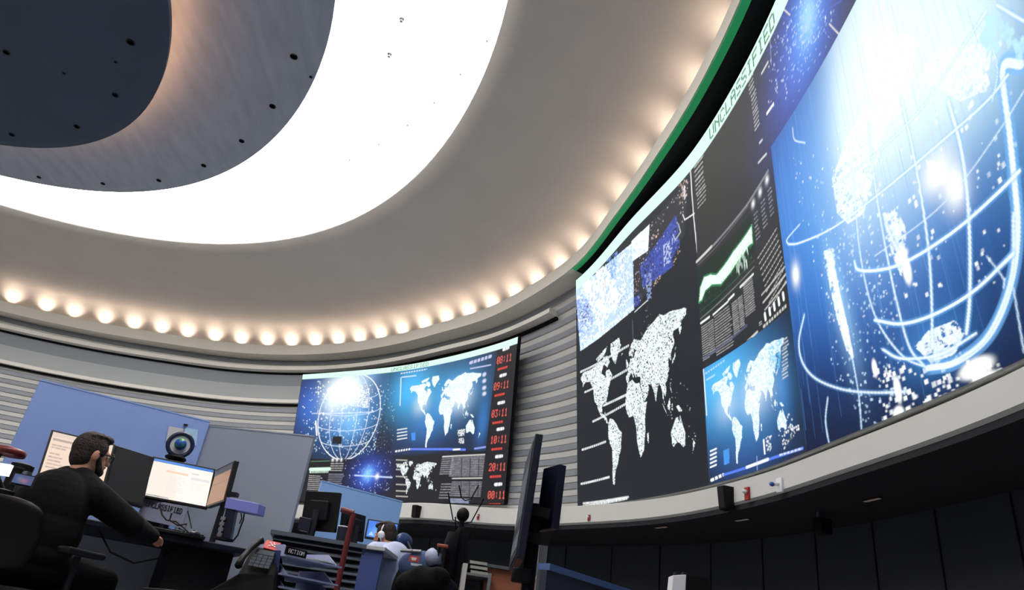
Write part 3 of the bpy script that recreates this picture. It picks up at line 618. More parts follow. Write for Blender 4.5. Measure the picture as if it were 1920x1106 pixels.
# continents on the globe, glowing
for P in ([(1560,335),(1590,250),(1640,180),(1650,60),(1720,70),(1700,200),(1660,240),(1640,320),(1620,400),(1590,420),(1570,400)],[(1720,150),(1760,90),(1860,80),(1850,170),(1800,190),(1770,170)],[(1735,300),(1765,305),(1775,345),(1750,350)],[(1715,650),(1740,620),(1790,600),(1808,625),(1790,665),(1745,680)],[(1545,470),(1562,465),(1570,530),(1592,620),(1600,670),(1588,660),(1570,600),(1552,520)],[(1655,400),(1680,390),(1700,430),(1690,520),(1670,470)]):
    cv.poly(P, lin(235, 250, 255), 0.85, tex=blob(7, 0.3, len(P))); cv.poly(P, white, 0.7, tex=blob(3, 0.45, len(P)+40))
for a_, b_, w in (((1556,475),(1598,668),9),((1560,500),(1585,620),14)): cv.line([a_, b_], white, w, .75); 
cv.glow((1576,570), .03, .14, lin(160, 210, 255), .6, ang=0.12); cv.glow((1790,350), .03, .035, white, 1.2); cv.glow((1755,325), .04, .03, white, 1.1); cv.glow((1492,515), .016, .025, white, 1.2)
cv.dots([(1540,430),(1640,380),(1700,690),(1640,820),(1560,700)], 260, lin(200, 230, 255), (0.8, 2.6), (0.3, 1)); cv.dots([(1480,300),(1640,200),(1700,640),(1560,640)], 160, white, (0.7, 2.0), (0.4, 1)); cv.dots([(1600,60),(1900,60),(1900,560),(1640,560)], 170, white, (1, 3.2), (0.4, 1)); cv.dots([(1640,690),(1800,660),(1800,740),(1660,800)], 90, white, (1.5, 4.5), (0.6, 1))
# meridians, parallels, rings
for P, w, a in (([(1690,185),(1715,300),(1735,420),(1745,520),(1748,650)],4,.95),([(1778,190),(1800,270),(1812,350),(1818,450),(1818,560),(1812,625)],5,.95),([(1628,230),(1640,340),(1656,440),(1680,560),(1705,650),(1735,688)],3.5,.85),([(1600,330),(1612,470),(1640,590),(1690,665),(1740,690)],3,.8),
    ([(1915,120),(1880,130),(1893,250),(1902,340),(1908,420),(1902,500),(1880,580),(1845,640),(1790,680),(1740,690)],9,.95),([(1900,400),(1895,520),(1850,630),(1800,672)],4,.8),
    ([(1478,458),(1500,455),(1560,428),(1640,370),(1760,270),(1850,190),(1890,140)],3,.9),([(1478,458),(1476,448),(1500,420)],2.4,.7),([(1602,490),(1610,506),(1650,506),(1700,490),(1780,440),(1860,372),(1912,320)],4.5,.95),([(1640,600),(1690,607),(1750,590),(1820,550),(1880,495),(1900,475)],4.5,.95),([(1655,655),(1690,672),(1760,665),(1830,625)],4,.8),
    ([(1560,350),(1640,290),(1730,200),(1790,110),(1850,20)],2.5,.8),([(1640,480),(1760,390),(1870,250),(1920,170)],2,.6),([(1508,590),(1498,640),(1505,680),(1530,710),(1580,730),(1640,736),(1700,734)],4,.7),([(1552,745),(1548,790),(1556,840)],3,.6),([(1597,665),(1610,740),(1617,830)],2.6,.7),([(1486,240),(1490,262),(1510,268)],2,.7),([(1660,420),(1690,485),(1705,510)],5,.6),([(1800,20),(1850,70),(1870,130),(1860,190)],2,.7),([(1900,540),(1910,600),(1920,660)],2.4,.5),([(1850,480),(1880,520),(1882,540)],2,.5),([(1870,10),(1920,40)],3,.8)):
    q = big.conv(np.array(P, float)); 
    # smooth the chain of points
    t = np.arange(len(q)); tt_ = np.linspace(0, len(q)-1, len(q)*8); sm = np.stack([[nodes(*zip(t, q[:, 0]))(x) for x in tt_], [nodes(*zip(t, q[:, 1]))(x) for x in tt_]], 1)
    cv.line(sm, lin(120, 190, 255), w*2.4, a*.22, True); cv.line(sm, lin(235, 248, 255), w, a, True)
for p, w_, h_ in (((1700,505),.012,.03),((1830,690),.04,.018),((1848,715),.035,.016),((1685,775),.016,.016),((1683,730),.01,.03),((1640,690),.008,.02),((1690,480),.02,.012)): cv.glow(p, w_, h_, white, 1.2, power=3)
cv.dots([(1810,670),(1870,680),(1885,705),(1830,722)], 50, white, (1.5, 4)); cv.dots([(1850,20),(1920,60),(1915,110),(1840,80)], 40, lin(190,235,255), (2, 7), (.4, .9))
cv.im = np.where(reg[..., None], cv.im, keep)
# --- mint title band along the top
vb = 0.955
cv.poly([(0, vb), (1, vb), (1, 1), (0, 1)], lin(214, 250, 234), raw=True)
u0 = uvp(1329,236)[0]; u1 = uvp(1450,4)[0]
cv.text('UNCLASSIFIED', (u0, vb+0.008), 0.03, lin(28, 92, 72), wd=(u1-u0)*BW/BH/12, raw=True)
m_scr = screen_mat('led screen picture', SCREEN_EMIT)
rt = root('video_wall', 'huge curved video wall on the right with a glowing blue globe and white world map', 'video wall', pol(14, 8.4, ZB))
casing(big, rt, 0.05, 0.012, m_black)
for a, b, n, k in ((0, ub2, 250, 460), (ub2, ub3, 190, 540), (ub3, 1.0, 430, 620)): panel('led_panel', big, cv, n, k, a, b, m_scr, rt)

# ------------------------------------------------------------------ the smaller curved display with the red clocks
r_dt = nodes((42,8.33),(50.9,8.45),(59.6,8.59),(67.8,8.72),(75,8.92))
_, thl = hit(547, 905, lambda th, z: r_bot(th)-0.14)
dtb = nodes((0, max(72.0, thl)), (0.5, 0.5*(max(72.0, thl)+45.7)+0.3), (1, 45.7)); dtt = nodes((0, 73.4), (0.5, 58.4), (1, 42.3))
dsp = Surf(lambda u: pol(dtb(u), min(r_bot(dtb(u))-0.12, 9.05), ZB+0.06), lambda u: pol(dtt(u), r_dt(dtt(u)), H+4.1)); dsp.prep()
DW, DH = 760, 360
dv = Cv(DW, DH, dsp.conv, lin(20, 22, 28))
def dp(x, y): return tuple(dsp.conv([(x, y)])[0])
um = float(np.mean([dp(748,702)[0], dp(742,800)[0], dp(738,880)[0]])); uc = float(np.mean([dp(922,660)[0], dp(912,940)[0]])); vm = float(np.mean([dp(600,852)[1], dp(735,856)[1], dp(800,852)[1]]))
# globe
dv.poly([(0,vm),(um,vm),(um,1),(0,1)], lin(14,26,52), raw=True)
for p, ru, rv, c, k in (((580,760),.14,.2,(40,90,190),.9),((650,770),.3,.25,(60,140,230),.9),((650,730),.17,.14,(225,245,255),1.6),((625,745),.10,.14,(220,240,255),1.),((690,700),.12,.08,(90,160,235),.6),((660,790),.15,.12,(120,190,250),.7)): dv.glow(p, ru, rv, lin(*c), k)
dv.poly([(612,730),(640,712),(690,735),(690,765),(650,760),(620,750)], white, .8, tex=blob(3,.3,50))
for a_ in np.linspace(0, 6.28, 40, endpoint=False): pass
cg = np.array(dp(655,780)); ra = np.array(dp(712,775))-cg; ru_ = abs(ra[0]); rv_ = 0.33
for kk, (sc, w) in enumerate(((1, 3.0), (.62, 1.6), (.25, 1.6))): dv.line([(cg[0]+ru_*sc*math.cos(t), cg[1]+rv_*math.sin(t)) for t in np.linspace(0, 6.283, 50)], white, w, .85, True)
for kk in (-.55, -.2, .15, .5): hw = math.sqrt(1-kk*kk); dv.line([(cg[0]+ru_*hw*math.cos(t), cg[1]+rv_*kk+rv_*.14*math.sin(t)) for t in np.linspace(3.14, 6.283, 24)], lin(225,240,255), 1.8, .8, True)
dv.dots([(570,720),(735,720),(728,850),(562,850)], 330, white, (.6, 2.0), (.4, 1)); dv.dots([(590,715),(700,715),(700,790),(600,790)], 160, white, (.8, 2.6), (.5, 1)); dv.dots([(575,800),(720,800),(715,850),(570,850)], 140, lin(200,230,255), (.6, 2.2), (.4, 1)); dv.line([(592,790),(594,815)], white, 6, .8); dv.line([(585,775),(700,772)], white, 3, .5)
dv.poly([(624,818),(641,818),(640,832),(623,832)], lin(24,26,30)); dv.dots([(705,740),(745,740),(735,850),(700,850)], 70, lin(220,230,255), (.5, 1.3))
dv.poly([(um-.085,vm),(um,vm),(um,1),(um-.07,1)], lin(14,16,22), .85, raw=True); dv.dots([(715,730),(742,730),(735,850),(705,850)], 40, white, (.5, 1.2))
# blue map
dv.poly([(um,vm),(uc,vm),(uc,1),(um,1)], lin(20,36,66), raw=True)
for p, ru, rv, c, k in (((770,730),.22,.2,(60,180,245),1.),((850,735),.25,.18,(60,170,240),.8),((800,790),.2,.15,(50,120,210),.6),((905,790),.05,.14,(60,140,230),.5)): dv.glow(p, ru, rv, lin(*c), k)
c3 = [((-68,-55),(797,838)),((-160,62),(772,730)),((178,68),(898,698)),((150,-38),(890,815)),((20,-35),(838,812)),((-9,40),(830,745)),((-80,26),(795,765)),((-35,-7),(812,795)),((100,8),(870,770)),((-45,75),(816,710))]
dv.world(c3, lin(238,250,255)); dv.glow((862,745), .1, .09, white, .7); dv.glow((790,757), .07, .07, white, .5); dv.world(c3, lin(160,210,245), tex=blob(2,.8,55), a=.6)
for k in range(4): dv.line([(745,806+k*6),(763,803+k*6)], white, 3, .8)
dv.poly([(771,812),(779,810),(779,825),(772,826)], lin(60,140,230)); dv.line([(742,846),(768,842)], white, 5, .9, dash=(9,6)); dv.line([(770,842),(840,842),(872,843)], lin(100,130,250), 5, .95); dv.line([(850,843),(862,842)], white, 4, .9); dv.line([(890,841),(910,838)], lin(160,170,250), 4, .8)
dv.line([(752,708),(750,760)], white, 3, .8); dv.line([(752,700),(800,692)], white, 3, .8, dash=(9,6)); dv.line([(754,707),(780,704)], white, 3, .7); dv.line([(882,680),(920,668)], lin(200,205,240), 8, .9, dash=(12,9)); dv.line([(882,691),(920,684)], lin(200,205,240), 3, .9)
for y in (702,714,727,738): dv.glow((908,y), .018, .014, lin(220,225,250), .9, power=2)
for P in ([(858,806),(872,804),(872,816),(858,818)],[(860,822),(870,821),(870,831),(860,832)]): dv.poly(P, white, .8, tex=blob(2,.3,57))
# lower row
dv.poly([(0,0),(uc,0),(uc,vm-.012),(0,vm-.012)], lin(20,22,28), raw=True)
dv.line([(582,880),(618,879)], lin(225,255,235), 9, .9); dv.line([(582,885),(616,884)], lin(225,255,235), 6, .8, dash=(5,3)); dv.line([(583,865),(618,864)], lin(120,190,140), 1.5, .6)
for k in range(3): dv.glow((624+k*8,862), .012, .012, white, .9); dv.lines((621+k*8,867),(626+k*8,884), 4, ltxt, 4, 2)
dv.lines((580,890),(602,920), 8, ltxt, 4, 1.6); dv.lines((617,887),(643,915), 8, lin(170,170,190), 4, 1.6)
dv.glow((692,888), .17, .12, lin(40,70,190), .9); dv.glow((690,890), .10, .07, lin(60,110,230), .7); dv.glow((690,888), .05, .045, lin(110,180,250), 1.2); dv.line([(665,891),(735,895)], lin(200,220,255), 4, .85); dv.glow((707,893), .02, .02, white, 1); dv.dots([(645,862),(735,862),(730,925),(650,925)], 120, lin(205,220,255), (.5, 1.6))
c4 = [((-68,-55),(761,926)),((-160,62),(746,873)),((178,68),(817,868)),((150,-38),(812,918)),((20,-35),(783,918)),((-9,40),(778,885)),((-80,26),(758,892)),((100,8),(802,897))]
dv.world(c4, lin(235,246,246)); dv.world(c4, lin(60,70,75), tex=blob(2,.75,60), a=.8)
for y in (862,870,880,893,908,920,930): dv.line([(743,y),(764,y+1)], ltxt, 3, .75, dash=(6,5))
for x0, y0, x1, y1, rws in ((848,857,911,893,12),(848,902,908,932,8),(830,855,846,890,9),(828,905,842,936,6)):
    p, q = dp(x0, y0), dp(x1, y1); dv.lines(p, q, rws, lin(165,165,172), 5, 2.3, .95, raw=True, a=.85)
for k in range(3): dv.line([(866+k*16,860),(864+k*16,930)], lin(20,22,28), 2)
dv.line([(830,856),(911,852)], ltxt, 3, .9); dv.line([(848,897),(910,896)], ltxt, 3, .8)
dv.lines((845,934),(885,945), 3, lin(170,180,210), 6, 3)
# clocks
dv.poly([(uc,0),(1,0),(1,1),(uc,1)], lin(24,24,28), raw=True)
for k, (tm, x, y) in enumerate((('08:11',932,677),('09:11',926,726),('03:11',922,777),('10:11',920,826),('20:11',917,877),('00:11',915,929))):
    p = dp(x, y+6); wd_ = 0.048; dv.text(tm, (p[0]-.002, p[1]-.0), .047, lin(250,104,92), wd=(1-uc)*.74*DW/DH/5, raw=True)
    dv.line([(p[0]+.008, p[1]-.035), (p[0]+.045, p[1]-.033)], lin(225,70,62), 5, .9, True, dash=(6,5)); dv.line([(p[0]+.022, p[1]+.085), (p[0]+.044, p[1]+.087)], white, 7, .9, True, dash=(8,7))
dv.poly([(0,.957),(1,.957),(1,1),(0,1)], lin(214,250,234), raw=True)
p = dp(734,690); q = dp(804,684); dv.text('UNCLASSIFIED', (p[0], .964), .028, lin(40,120,90), wd=(q[0]-p[0])*DW/DH/12, raw=True)
rt = root('video_display', 'curved video display on the far wall with a column of red clocks', 'display', pol(58, 8.7, ZB))
casing(dsp, rt, 0.06, 0.012, m_black)
m_scr2 = screen_mat('led display picture', SCREEN_EMIT)
for a, b, n in ((0, um, 240), (um, uc, 260), (uc, 1.0, 90)): panel('led_panel', dsp, dv, n, 330, a, b, m_scr2, rt)
# ------------------------------------------------------------------ things fixed to the ledge and the soffit
def fix(x, y, rf, name, label, cat, group=None):
    p, th = hit(x, y, rf); e, tn, up = frame(th); rt = root(name, label, cat, p, math.radians(th), group); return rt, p, th
ledge_r = lambda th, z: r_trim(th)-0.03
X3, Y3, Z3 = V(1,0,0), V(0,1,0), V(0,0,1)
def speaker(x, y, w, h, d, label, rf=ledge_r):
    rt, p, th = fix(x, y, rf, 'wall_speaker', label, 'speaker')
    mb = MB(); b = [V(0,-w/2,-h/2), V(-d*.7,-w*.36,-h/2), V(-d*.7,w*.36,-h/2), V(0,w/2,-h/2)]
    mb.hexa(b, [V(q.x*1.25, q.y, h/2) for q in b]); obj('cabinet', mb, m_black, rt, bevel=0.006)
    q = MB(); q.slab([V(-d*.70-.002,-w*.3,-h*.44), V(-d*.70-.002,w*.3,-h*.44), V(-d*.87-.002,w*.3,h*.44), V(-d*.87-.002,-w*.3,h*.44)], V(-.004,0,0)); obj('grille', q, m_dark, rt)
speaker(1368, 936, 0.14, 0.22, 0.13, 'black speaker cabinet on the pale ledge below the big video wall')
speaker(783, 960, 0.12, 0.16, 0.10, 'small black speaker on the ledge under the display with red clocks')
speaker(1041, 971, 0.11, 0.16, 0.10, 'dark grey speaker on the ledge just right of the black monitor post')
m_red = mat('alarm red', (150, 30, 24), 0.4); m_wp = mat('white plastic', (225, 226, 230), 0.4); m_bl = mat('blue lens', (50, 90, 170), 0.2)
def alarm(x, y, label, sc=1.0, dome=True):
    rt, p, th = fix(x, y, ledge_r, 'alarm_strobe', label, 'alarm')
    obj('back_plate', MB().box((-.012*sc,0,0), (.024*sc,.06*sc,.12*sc)), m_red, rt, bevel=.004)
    obj('lens', MB().lathe((-.024*sc,0,.015*sc), [(.02*sc,0),(.018*sc,.03*sc),(.008*sc,.045*sc)], 12, (-1,0,0)), m_wp, rt, smooth=True)
alarm(1403, 926, 'red alarm with white strobe on the ledge beside the black speaker'); alarm(1105, 971, 'tiny red alarm on the ledge under the white dotted map', .6); alarm(897, 969, 'tiny red alarm on the ledge under the far display', .6)
rt, p, th = fix(1464, 910, ledge_r, 'motion_sensor', 'white wall sensor with blue lens on the ledge right of the red alarm', 'sensor')
obj('back_plate', MB().box((-.012,0,0), (.024,.075,.13)), m_wp, rt, bevel=.006); obj('arm', MB().tube([(-.02,0,.01),(-.07,.01,.0)], .014), m_wp, rt); obj('lens', MB().ell((-.085,.012,-.003), (.024,.022,.02)), m_bl, rt, smooth=True)
rt, p, th = fix(974, 981, ledge_r, 'switch_plate', 'white switch plate with dark switch on the ledge left of the monitor post', 'switch')
obj('plate', MB().box((-.008,0,0), (.016,.12,.2)), m_wp, rt, bevel=.003); obj('switch', MB().box((-.018,0,0), (.012,.035,.07)), m_dark, rt)
def soff(x, y, label):
    p = atz(x, y, H+1.60); th = math.degrees(math.atan2(p.y-OY, p.x-OX)); rt = root('soffit_light', label, 'light', p, math.radians(th), 'slot lights in the dark soffit')
    obj('frame', MB().box((0,0,-.004), (.05,.2,.012)), m_dark, rt); obj('lens', MB().box((0,0,-.011), (.03,.17,.004)), mat('slot lens', (170,150,140), .4, emit=(200,170,150), es=.10), rt)
for x, y in ((1391,973),(1635,935),(1240,987)): soff(x, y, 'narrow slot light in the dark soffit under the pale ledge')
p = atz(1533, 960, H+1.60); rt = root('soffit_speaker', 'small dark speaker hanging under the soffit at right', 'speaker', p, 0.3)
obj('bracket', MB().tube([(0,0,0),(0,0,-.05)], .012), m_metal, rt); obj('cabinet', MB().box((.04,0,-.12), (.13,.11,.14)), m_black, rt, bevel=.008)

# ------------------------------------------------------------------ office partitions
def partition(name, label, TL, TR, th, m, drop, edge=None, foot=True):
    a = (TR-TL); a.z = 0; L = a.length; a.normalize(); n = V(-a.y, a.x, 0); o = V((TL.x+TR.x)/2, (TL.y+TR.y)/2, 0)
    rt = root(name, label, 'partition', o, math.atan2(a.y, a.x)); z1 = (TL.z+TR.z)/2
    obj('panel', MB().box((0,0,(z1+drop)/2), (L,th,z1-drop)), m, rt, bevel=.004)
    obj('top_rail', MB().box((0,0,z1+.006), (L,th+.006,.012)), edge or m, rt)
    for s in (-1, 1): obj('foot', MB().box((s*(L/2-.15),0,drop/2), (.05,.4 if foot else th,drop)), m_metal, rt)
    return rt
m_pb = mat('blue partition laminate', (138, 164, 226), 0.35, noise=.02); m_pg = mat('grey partition laminate', (150, 159, 178), 0.4); m_pl = mat('light blue partition', (140, 180, 236), 0.4)
TL = at(75, 715, 5.5); TR = atz(393, 793, TL.z); PB = partition('desk_partition', 'tall glossy blue partition behind the monitors of the seated man', TL, TR, .05, m_pb, .06)
TL2 = at(393, 801, TR.y+.04); TR2 = atz(590, 821, TL2.z); partition('desk_partition', 'pale grey partition to the right of the seated man\'s monitors', TL2, TR2, .05, m_pg, .06)
TL3 = at(602, 903, 6.9); TR3 = atz(753, 942, TL3.z); partition('desk_partition', 'light blue low partition below the far display', TL3, TR3, .04, m_pl, .62)

# ------------------------------------------------------------------ the operator's desk with its monitors
a0 = TR-TL; a0.z = 0; A0 = a0.normalized()                 # along the desk, left to right
ML = at(97, 805, 4.95); zm = ML.z; MLr = atz(217, 833, zm)
AX = V((MLr-ML).x, (MLr-ML).y, 0).normalized(); NX = V(AX.y, -AX.x, 0)           # NX points to the man
ZD = at(400, 1019, 5.1).z                                  # desk top height
m_desk = mat('dark desk laminate', (24, 27, 42), 0.5, spec=.2); m_bez = mat('monitor bezel', (12, 12, 15), 0.4); m_stand = mat('monitor stand', (30, 32, 40), 0.4)
def flat_screen(name, TLp, TRp, BLp, paint, nu, nv, parent, strength, inset=.014):
    ux = (TRp-TLp).normalized(); uz = (TLp-BLp).normalized(); n = uz.cross(ux).normalized()
    if n.dot(-TLp) < 0: n = -n
    w, h = (TRp-TLp).length-2*inset, (TLp-BLp).length-2*inset; b = BLp+ux*inset+uz*inset+n*.0035
    s_ = Surf(lambda u: b+ux*(w*u), lambda u: b+ux*(w*u)+uz*h); c = Cv(nu*2, nv*2, None, (0,0,0)); paint(c)
    return panel(name, s_, c, nu, nv, 0, 1, screen_mat(name+' picture', strength), parent)
def monitor(label, TLp, TRp, BLp, paint, strength=1.0, stand=True, group=None, thick=.035, zd=None, nm='monitor'):
    BRp = BLp+(TRp-TLp); ux = (TRp-TLp).normalized(); uz = (TLp-BLp).normalized(); n = uz.cross(ux).normalized()
    if n.dot(-TLp) < 0: n = -n
    zd = ZD if zd is None else zd; c = (TLp+TRp+BLp+BRp)/4; o = V(c.x-n.x*.1, c.y-n.y*.1, zd); rt = root(nm, label, 'monitor', o, 0, group)
    obj('casing', MB(o).slab([TLp, TRp, BRp, BLp], -n*thick), m_bez, rt, bevel=.004)
    if paint: flat_screen('screen', TLp, TRp, BLp, paint, 120, 76, rt, strength)
    if stand:
        bk = c-n*(thick+.03); obj('stand_neck', MB(o).tube([c-n*thick, bk, V(bk.x, bk.y, zd+.01)], .022), m_stand, rt)
        obj('stand_base', MB(o).lathe(V(bk.x, bk.y, zd), [(.12,0),(.12,.008),(.04,.014)], 24), m_stand, rt)
    return rt
cream = lin(250, 224, 204)
def paint_left(c):
    c.im[:] = cream; c.poly([(0,.9),(1,.9),(1,1),(0,1)], lin(236,214,200), raw=True); c.poly([(.03,.80),(.5,.80),(.5,.86),(.03,.86)], lin(190,172,166), raw=True)
    for k, (v, w) in enumerate(((.72,.30),(.66,.24),(.52,.16),(.44,.22),(.36,.20),(.28,.26),(.20,.22))): c.lines((.05,v),(.05+w,v-.035), 1, lin(150,130,128), 14, 5, .9, raw=True, a=.7, seed=k)
def paint_right(c):
    c.im[:] = lin(255, 250, 242); c.poly([(0,0),(.5,0),(.35,1),(0,1)], lin(255,236,220), .6, raw=True); c.poly([(0,.93),(1,.93),(1,1),(0,1)], lin(70,130,215), raw=True); c.line([(.02,.965),(.5,.965)], lin(120,170,235), 3, .7, raw=True)
    c.poly([(.24,.70),(.6,.70),(.6,.755),(.24,.755)], lin(250,214,186), raw=True); c.poly([(.66,.62),(.97,.62),(.97,.69),(.66,.69)], lin(232,230,232), raw=True); c.poly([(.66,.76),(.78,.76),(.78,.8),(.66,.8)], lin(222,220,222), raw=True)
    c.lines((.3,.64),(.6,.2), 9, lin(236,228,222), 12, 4, .6, raw=True, a=.7); c.lines((.7,.55),(.95,.35), 4, lin(238,234,230), 12, 4, .6, raw=True, a=.6)
    c.lines((.02,.05),(.4,.01), 1, lin(120,130,150), 10, 5, .9, raw=True)
def paint_side(c):
    c.im[:] = lin(196,150,122); c.poly([(0,.82),(1,.82),(1,1),(0,1)], lin(92,92,98), raw=True); c.line([(0,.55),(1,.55)], lin(150,118,104), 3, .8, raw=True)
def paint_off(c): c.im[:] = lin(6,6,8)
BLo = at(69, 891, 4.90)-ML
monitor('wide monitor with a cream page, left of the man\'s head', ML, MLr, ML+BLo, paint_left, .95)
MC = at(216, 834, MLr.y+.02); MCr = atz(289, 857, MC.z); monitor('black switched-off monitor between the two lit monitors', MC, MCr, MC+BLo*1.15, paint_off, .5)
MR = at(287, 855, MCr.y+.0); MRr = atz(405, 879, MR.z); monitor('monitor with a bright white page and blue title strip', MR, MRr, at(266, 931, MR.y-.04), paint_right, 1.0)
MS = at(406, 880, MRr.y-.01); MSr = atz(440, 863, MS.z); monitor('side monitor turned edge-on with a tan picture', MS, MSr, at(386, 952, MS.y-.03), paint_side, .75)
# desk: a long top on dark pedestals
rgt = at(466, 1031, 5.12); DE = V(rgt.x, rgt.y, 0)        # right front corner
DLn = 2.75; DDp = 0.80
rt = root('desk', 'long dark desk under the monitors of the seated man', 'desk', V(DE.x, DE.y, 0), math.atan2(AX.y, AX.x))
DKR = rt
obj('desktop', MB().box((-DLn/2, DDp/2, ZD-.02), (DLn, DDp, .04)), m_desk, rt, bevel=.008)
for x in (-.25, -2.3): obj('pedestal', MB().box((x, DDp*.55, (ZD-.04)/2), (.4, .55, ZD-.04)), m_dark, rt, bevel=.006)
obj('modesty_panel', MB().box((-1.0, DDp-.06, ZD*.6), (2.3, .02, ZD*.7)), m_pg, rt)
obj('cable', MB().tube([(-.9,.1,ZD-.05),(-.8,.06,ZD-.16),(-.65,.06,ZD-.2),(-.5,.08,ZD-.14),(-.42,.12,ZD-.05)], .006), m_black, rt)
def ondesk(x, y): return atz(x, y, ZD)
# levitating globe in its ring on the right monitor
ym = MR.y+(MRr.y-MR.y)*.43; gp = at(338, 834, ym+.13); sc = 25/1330*5.6
rt = root('ring_globe', 'small globe floating inside a dark ring stand above the bright monitor', 'globe', V(gp.x, gp.y, gp.z-.115)); nn = (V(0,0,H)-gp).normalized(); nn.z = 0
obj('ring', MB(rt.location).torus(gp, nn, .088, .016), mat('ring navy', (30, 36, 70), .3), rt, smooth=True); obj('light_disc', MB(rt.location).lathe(gp-nn*.006, [(.073,0),(.073,.003)], 32, nn), mat('pale ring inside', (200, 206, 216), .5), rt)
obj('base', MB(rt.location).lathe(rt.location, [(.075,0),(.08,.012),(.06,.028),(.03,.034)], 24), m_black, rt, smooth=True)
def globe_mat():
    m = mat('globe sea', (40, 90, 180), .35); nt = m.node_tree; n = nt.nodes.new('ShaderNodeTexNoise'); n.inputs['Scale'].default_value = 22; tc = nt.nodes.new('ShaderNodeTexCoord'); nt.links.new(tc.outputs['Object'], n.inputs['Vector'])
    r = nt.nodes.new('ShaderNodeValToRGB'); r.color_ramp.interpolation = 'CONSTANT'; r.color_ramp.elements[0].color = (*srgb(36,84,170),1); r.color_ramp.elements[1].position = .54; r.color_ramp.elements[1].color = (*srgb(60,130,80),1)
    nt.links.new(n.outputs['Fac'], r.inputs[0]); nt.links.new(r.outputs[0], nt.nodes['Principled BSDF'].inputs['Base Color']); return m
obj('globe', MB(rt.location).ell(gp+nn*.03, (.045,.045,.045)), globe_mat(), rt, smooth=True)
# shelf box the globe stands on, behind the monitor
sb = rt.location; o2 = root('riser_box', 'black riser behind the bright monitor carrying the ring globe', 'box', V(sb.x, sb.y, ZD)); obj('body', MB().box((0,.03,(sb.z-ZD)/2), (.10,.07,sb.z-ZD)), m_dark, o2, bevel=.004)
# papers hung on the blue partition behind the globe
q = [at(316,800,5.9), at(346,806,5.9), at(342,830,5.9), at(311,824,5.9)]
def on_part(x, y, off=.03):                                  # point on the front face of the blue partition
    n = V(A0.y, -A0.x, 0); c = V(TL.x, TL.y, 0)+n*off; d = at(x, y, 5)-V(0,0,H); t = (c-V(0,0,H)).dot(n)/d.dot(n); return V(0,0,H)+d*t
nA = V(A0.y, -A0.x, 0)
def sheet(name, label, px, m):
    q = [on_part(*p) for p in px]; o = MB(q[0]).slab(q, nA*.003); ob = obj(name, o, m); ob.location = q[0]; return tag(ob, label, 'paper')
sheet('paper_sheet', 'off-white paper sheet on the blue partition, left of the globe', [(317,799),(344,804),(339,833),(311,827)], mat('paper grey', (196,196,200), .7)); sheet('paper_sheet', 'pale blue paper sheet on the blue partition, right of the globe', [(347,801),(371,806),(368,836),(342,832)], mat('paper blue', (170,205,240), .7))
hk = on_part(348, 797); o = root('hook', 'small dark hook on the blue partition above the globe', 'hook', hk); obj('peg', MB(hk).box(hk+nA*.01, (.03,.02,.012)), m_dark, o)
# keyboard sign plate, keyboard, mouse, notes
spn = [at(272,927,5.0), at(349,946,5.0), at(343,968,5.0), at(262,948,5.0)]
o = root('sign_plate', 'grey plate with a row of dark lettering below the bright monitor', 'sign', spn[3]); obj('plate', MB(spn[3]).slab([at(269,934,MR.y+.02), at(352,950,MR.y+.02), at(341,990,MR.y), at(257,971,MR.y)], V(0,.01,0)), mat('plate grey', (120,124,150), .5), o)
lt = MB(spn[3])
A_, B_, C_ = at(276,939,MR.y+.012), at(344,954,MR.y+.012), at(273,949,MR.y+.010)
for k, ch in enumerate('UNCLASSIFIED'):
    rows = FONT['S' if ch == 'S' else ch] if ch in FONT else FONT['I']
    for j in range(7):
        bits = int(rows[2*j:2*j+2], 16)
        for i in range(5):
            if bits >> (4-i) & 1:
                f = lambda a, b: A_+(B_-A_)*((k*6+a)/72)+(C_-A_)*(b/7); lt.slab([f(i,j), f(i+1,j), f(i+1,j+1), f(i,j+1)], V(0,-.003,0))
obj('lettering', lt, m_black, o)
kp = ondesk(322, 1000); o = root('keyboard', 'black keyboard in front of the man\'s hand', 'keyboard', kp, math.atan2(AX.y, AX.x)); obj('body', MB().box((0,.1,.012), (.42,.15,.02)), m_dark, o, bevel=.004)
km = MB()
for j in range(4):
    for i in range(14): km.box((-.19+i*.029, .05+j*.032, .026), (.023,.025,.008))
obj('keys', km, m_black, o); o['label'] = 'black keyboard on the dark desk below the lettered plate'
mp = ondesk(364, 1006); o = root('computer_mouse', 'dark computer mouse on the desk right of the keyboard', 'mouse', mp); obj('shell', MB().ell((0,0,.012), (.035,.06,.022)), m_navy, o, smooth=True); obj('wheel', MB().lathe((-.004,-.03,.028), [(.008,0),(.008,.008)], 12, (1,0,0)), m_black, o)
np_ = ondesk(332, 1012); o = root('note_paper', 'crumpled white notes on the desk edge beside the man\'s hand', 'paper', np_, .4); obj('top_sheet', MB().hexa([V(-.06,-.04,.003), V(.05,-.05,.002), V(.07,.04,.004), V(-.05,.05,.003)], [V(-.06,-.04,.008), V(.05,-.05,.012), V(.07,.04,.006), V(-.05,.05,.014)]), mat('paper white', (210,206,200), .8), o)
# cables
def cable(label, pts, r=.005): 
    ob = obj('cable', MB(pts[0]).tube(pts, r, 6), m_black); ob.location = pts[0]; tag(ob, label, 'cable')
cable('thin black cable hanging under the bright monitor', [at(300,950,5.05), at(304,965,5.04), at(312,975,5.03), at(330,978,5.0), at(345,990,4.95), at(356,1001,4.9)]); cable('looped black cable between plate and mouse', [at(322,962,4.93), at(318,975,4.93), at(334,985,4.9), at(350,982,4.9), at(346,995,4.88), at(335,990,4.88)])
cable('thin cable down the grey partition from the monitor', [at(352,958,5.1), at(356,975,5.1), at(359,990,5.05)], .004)
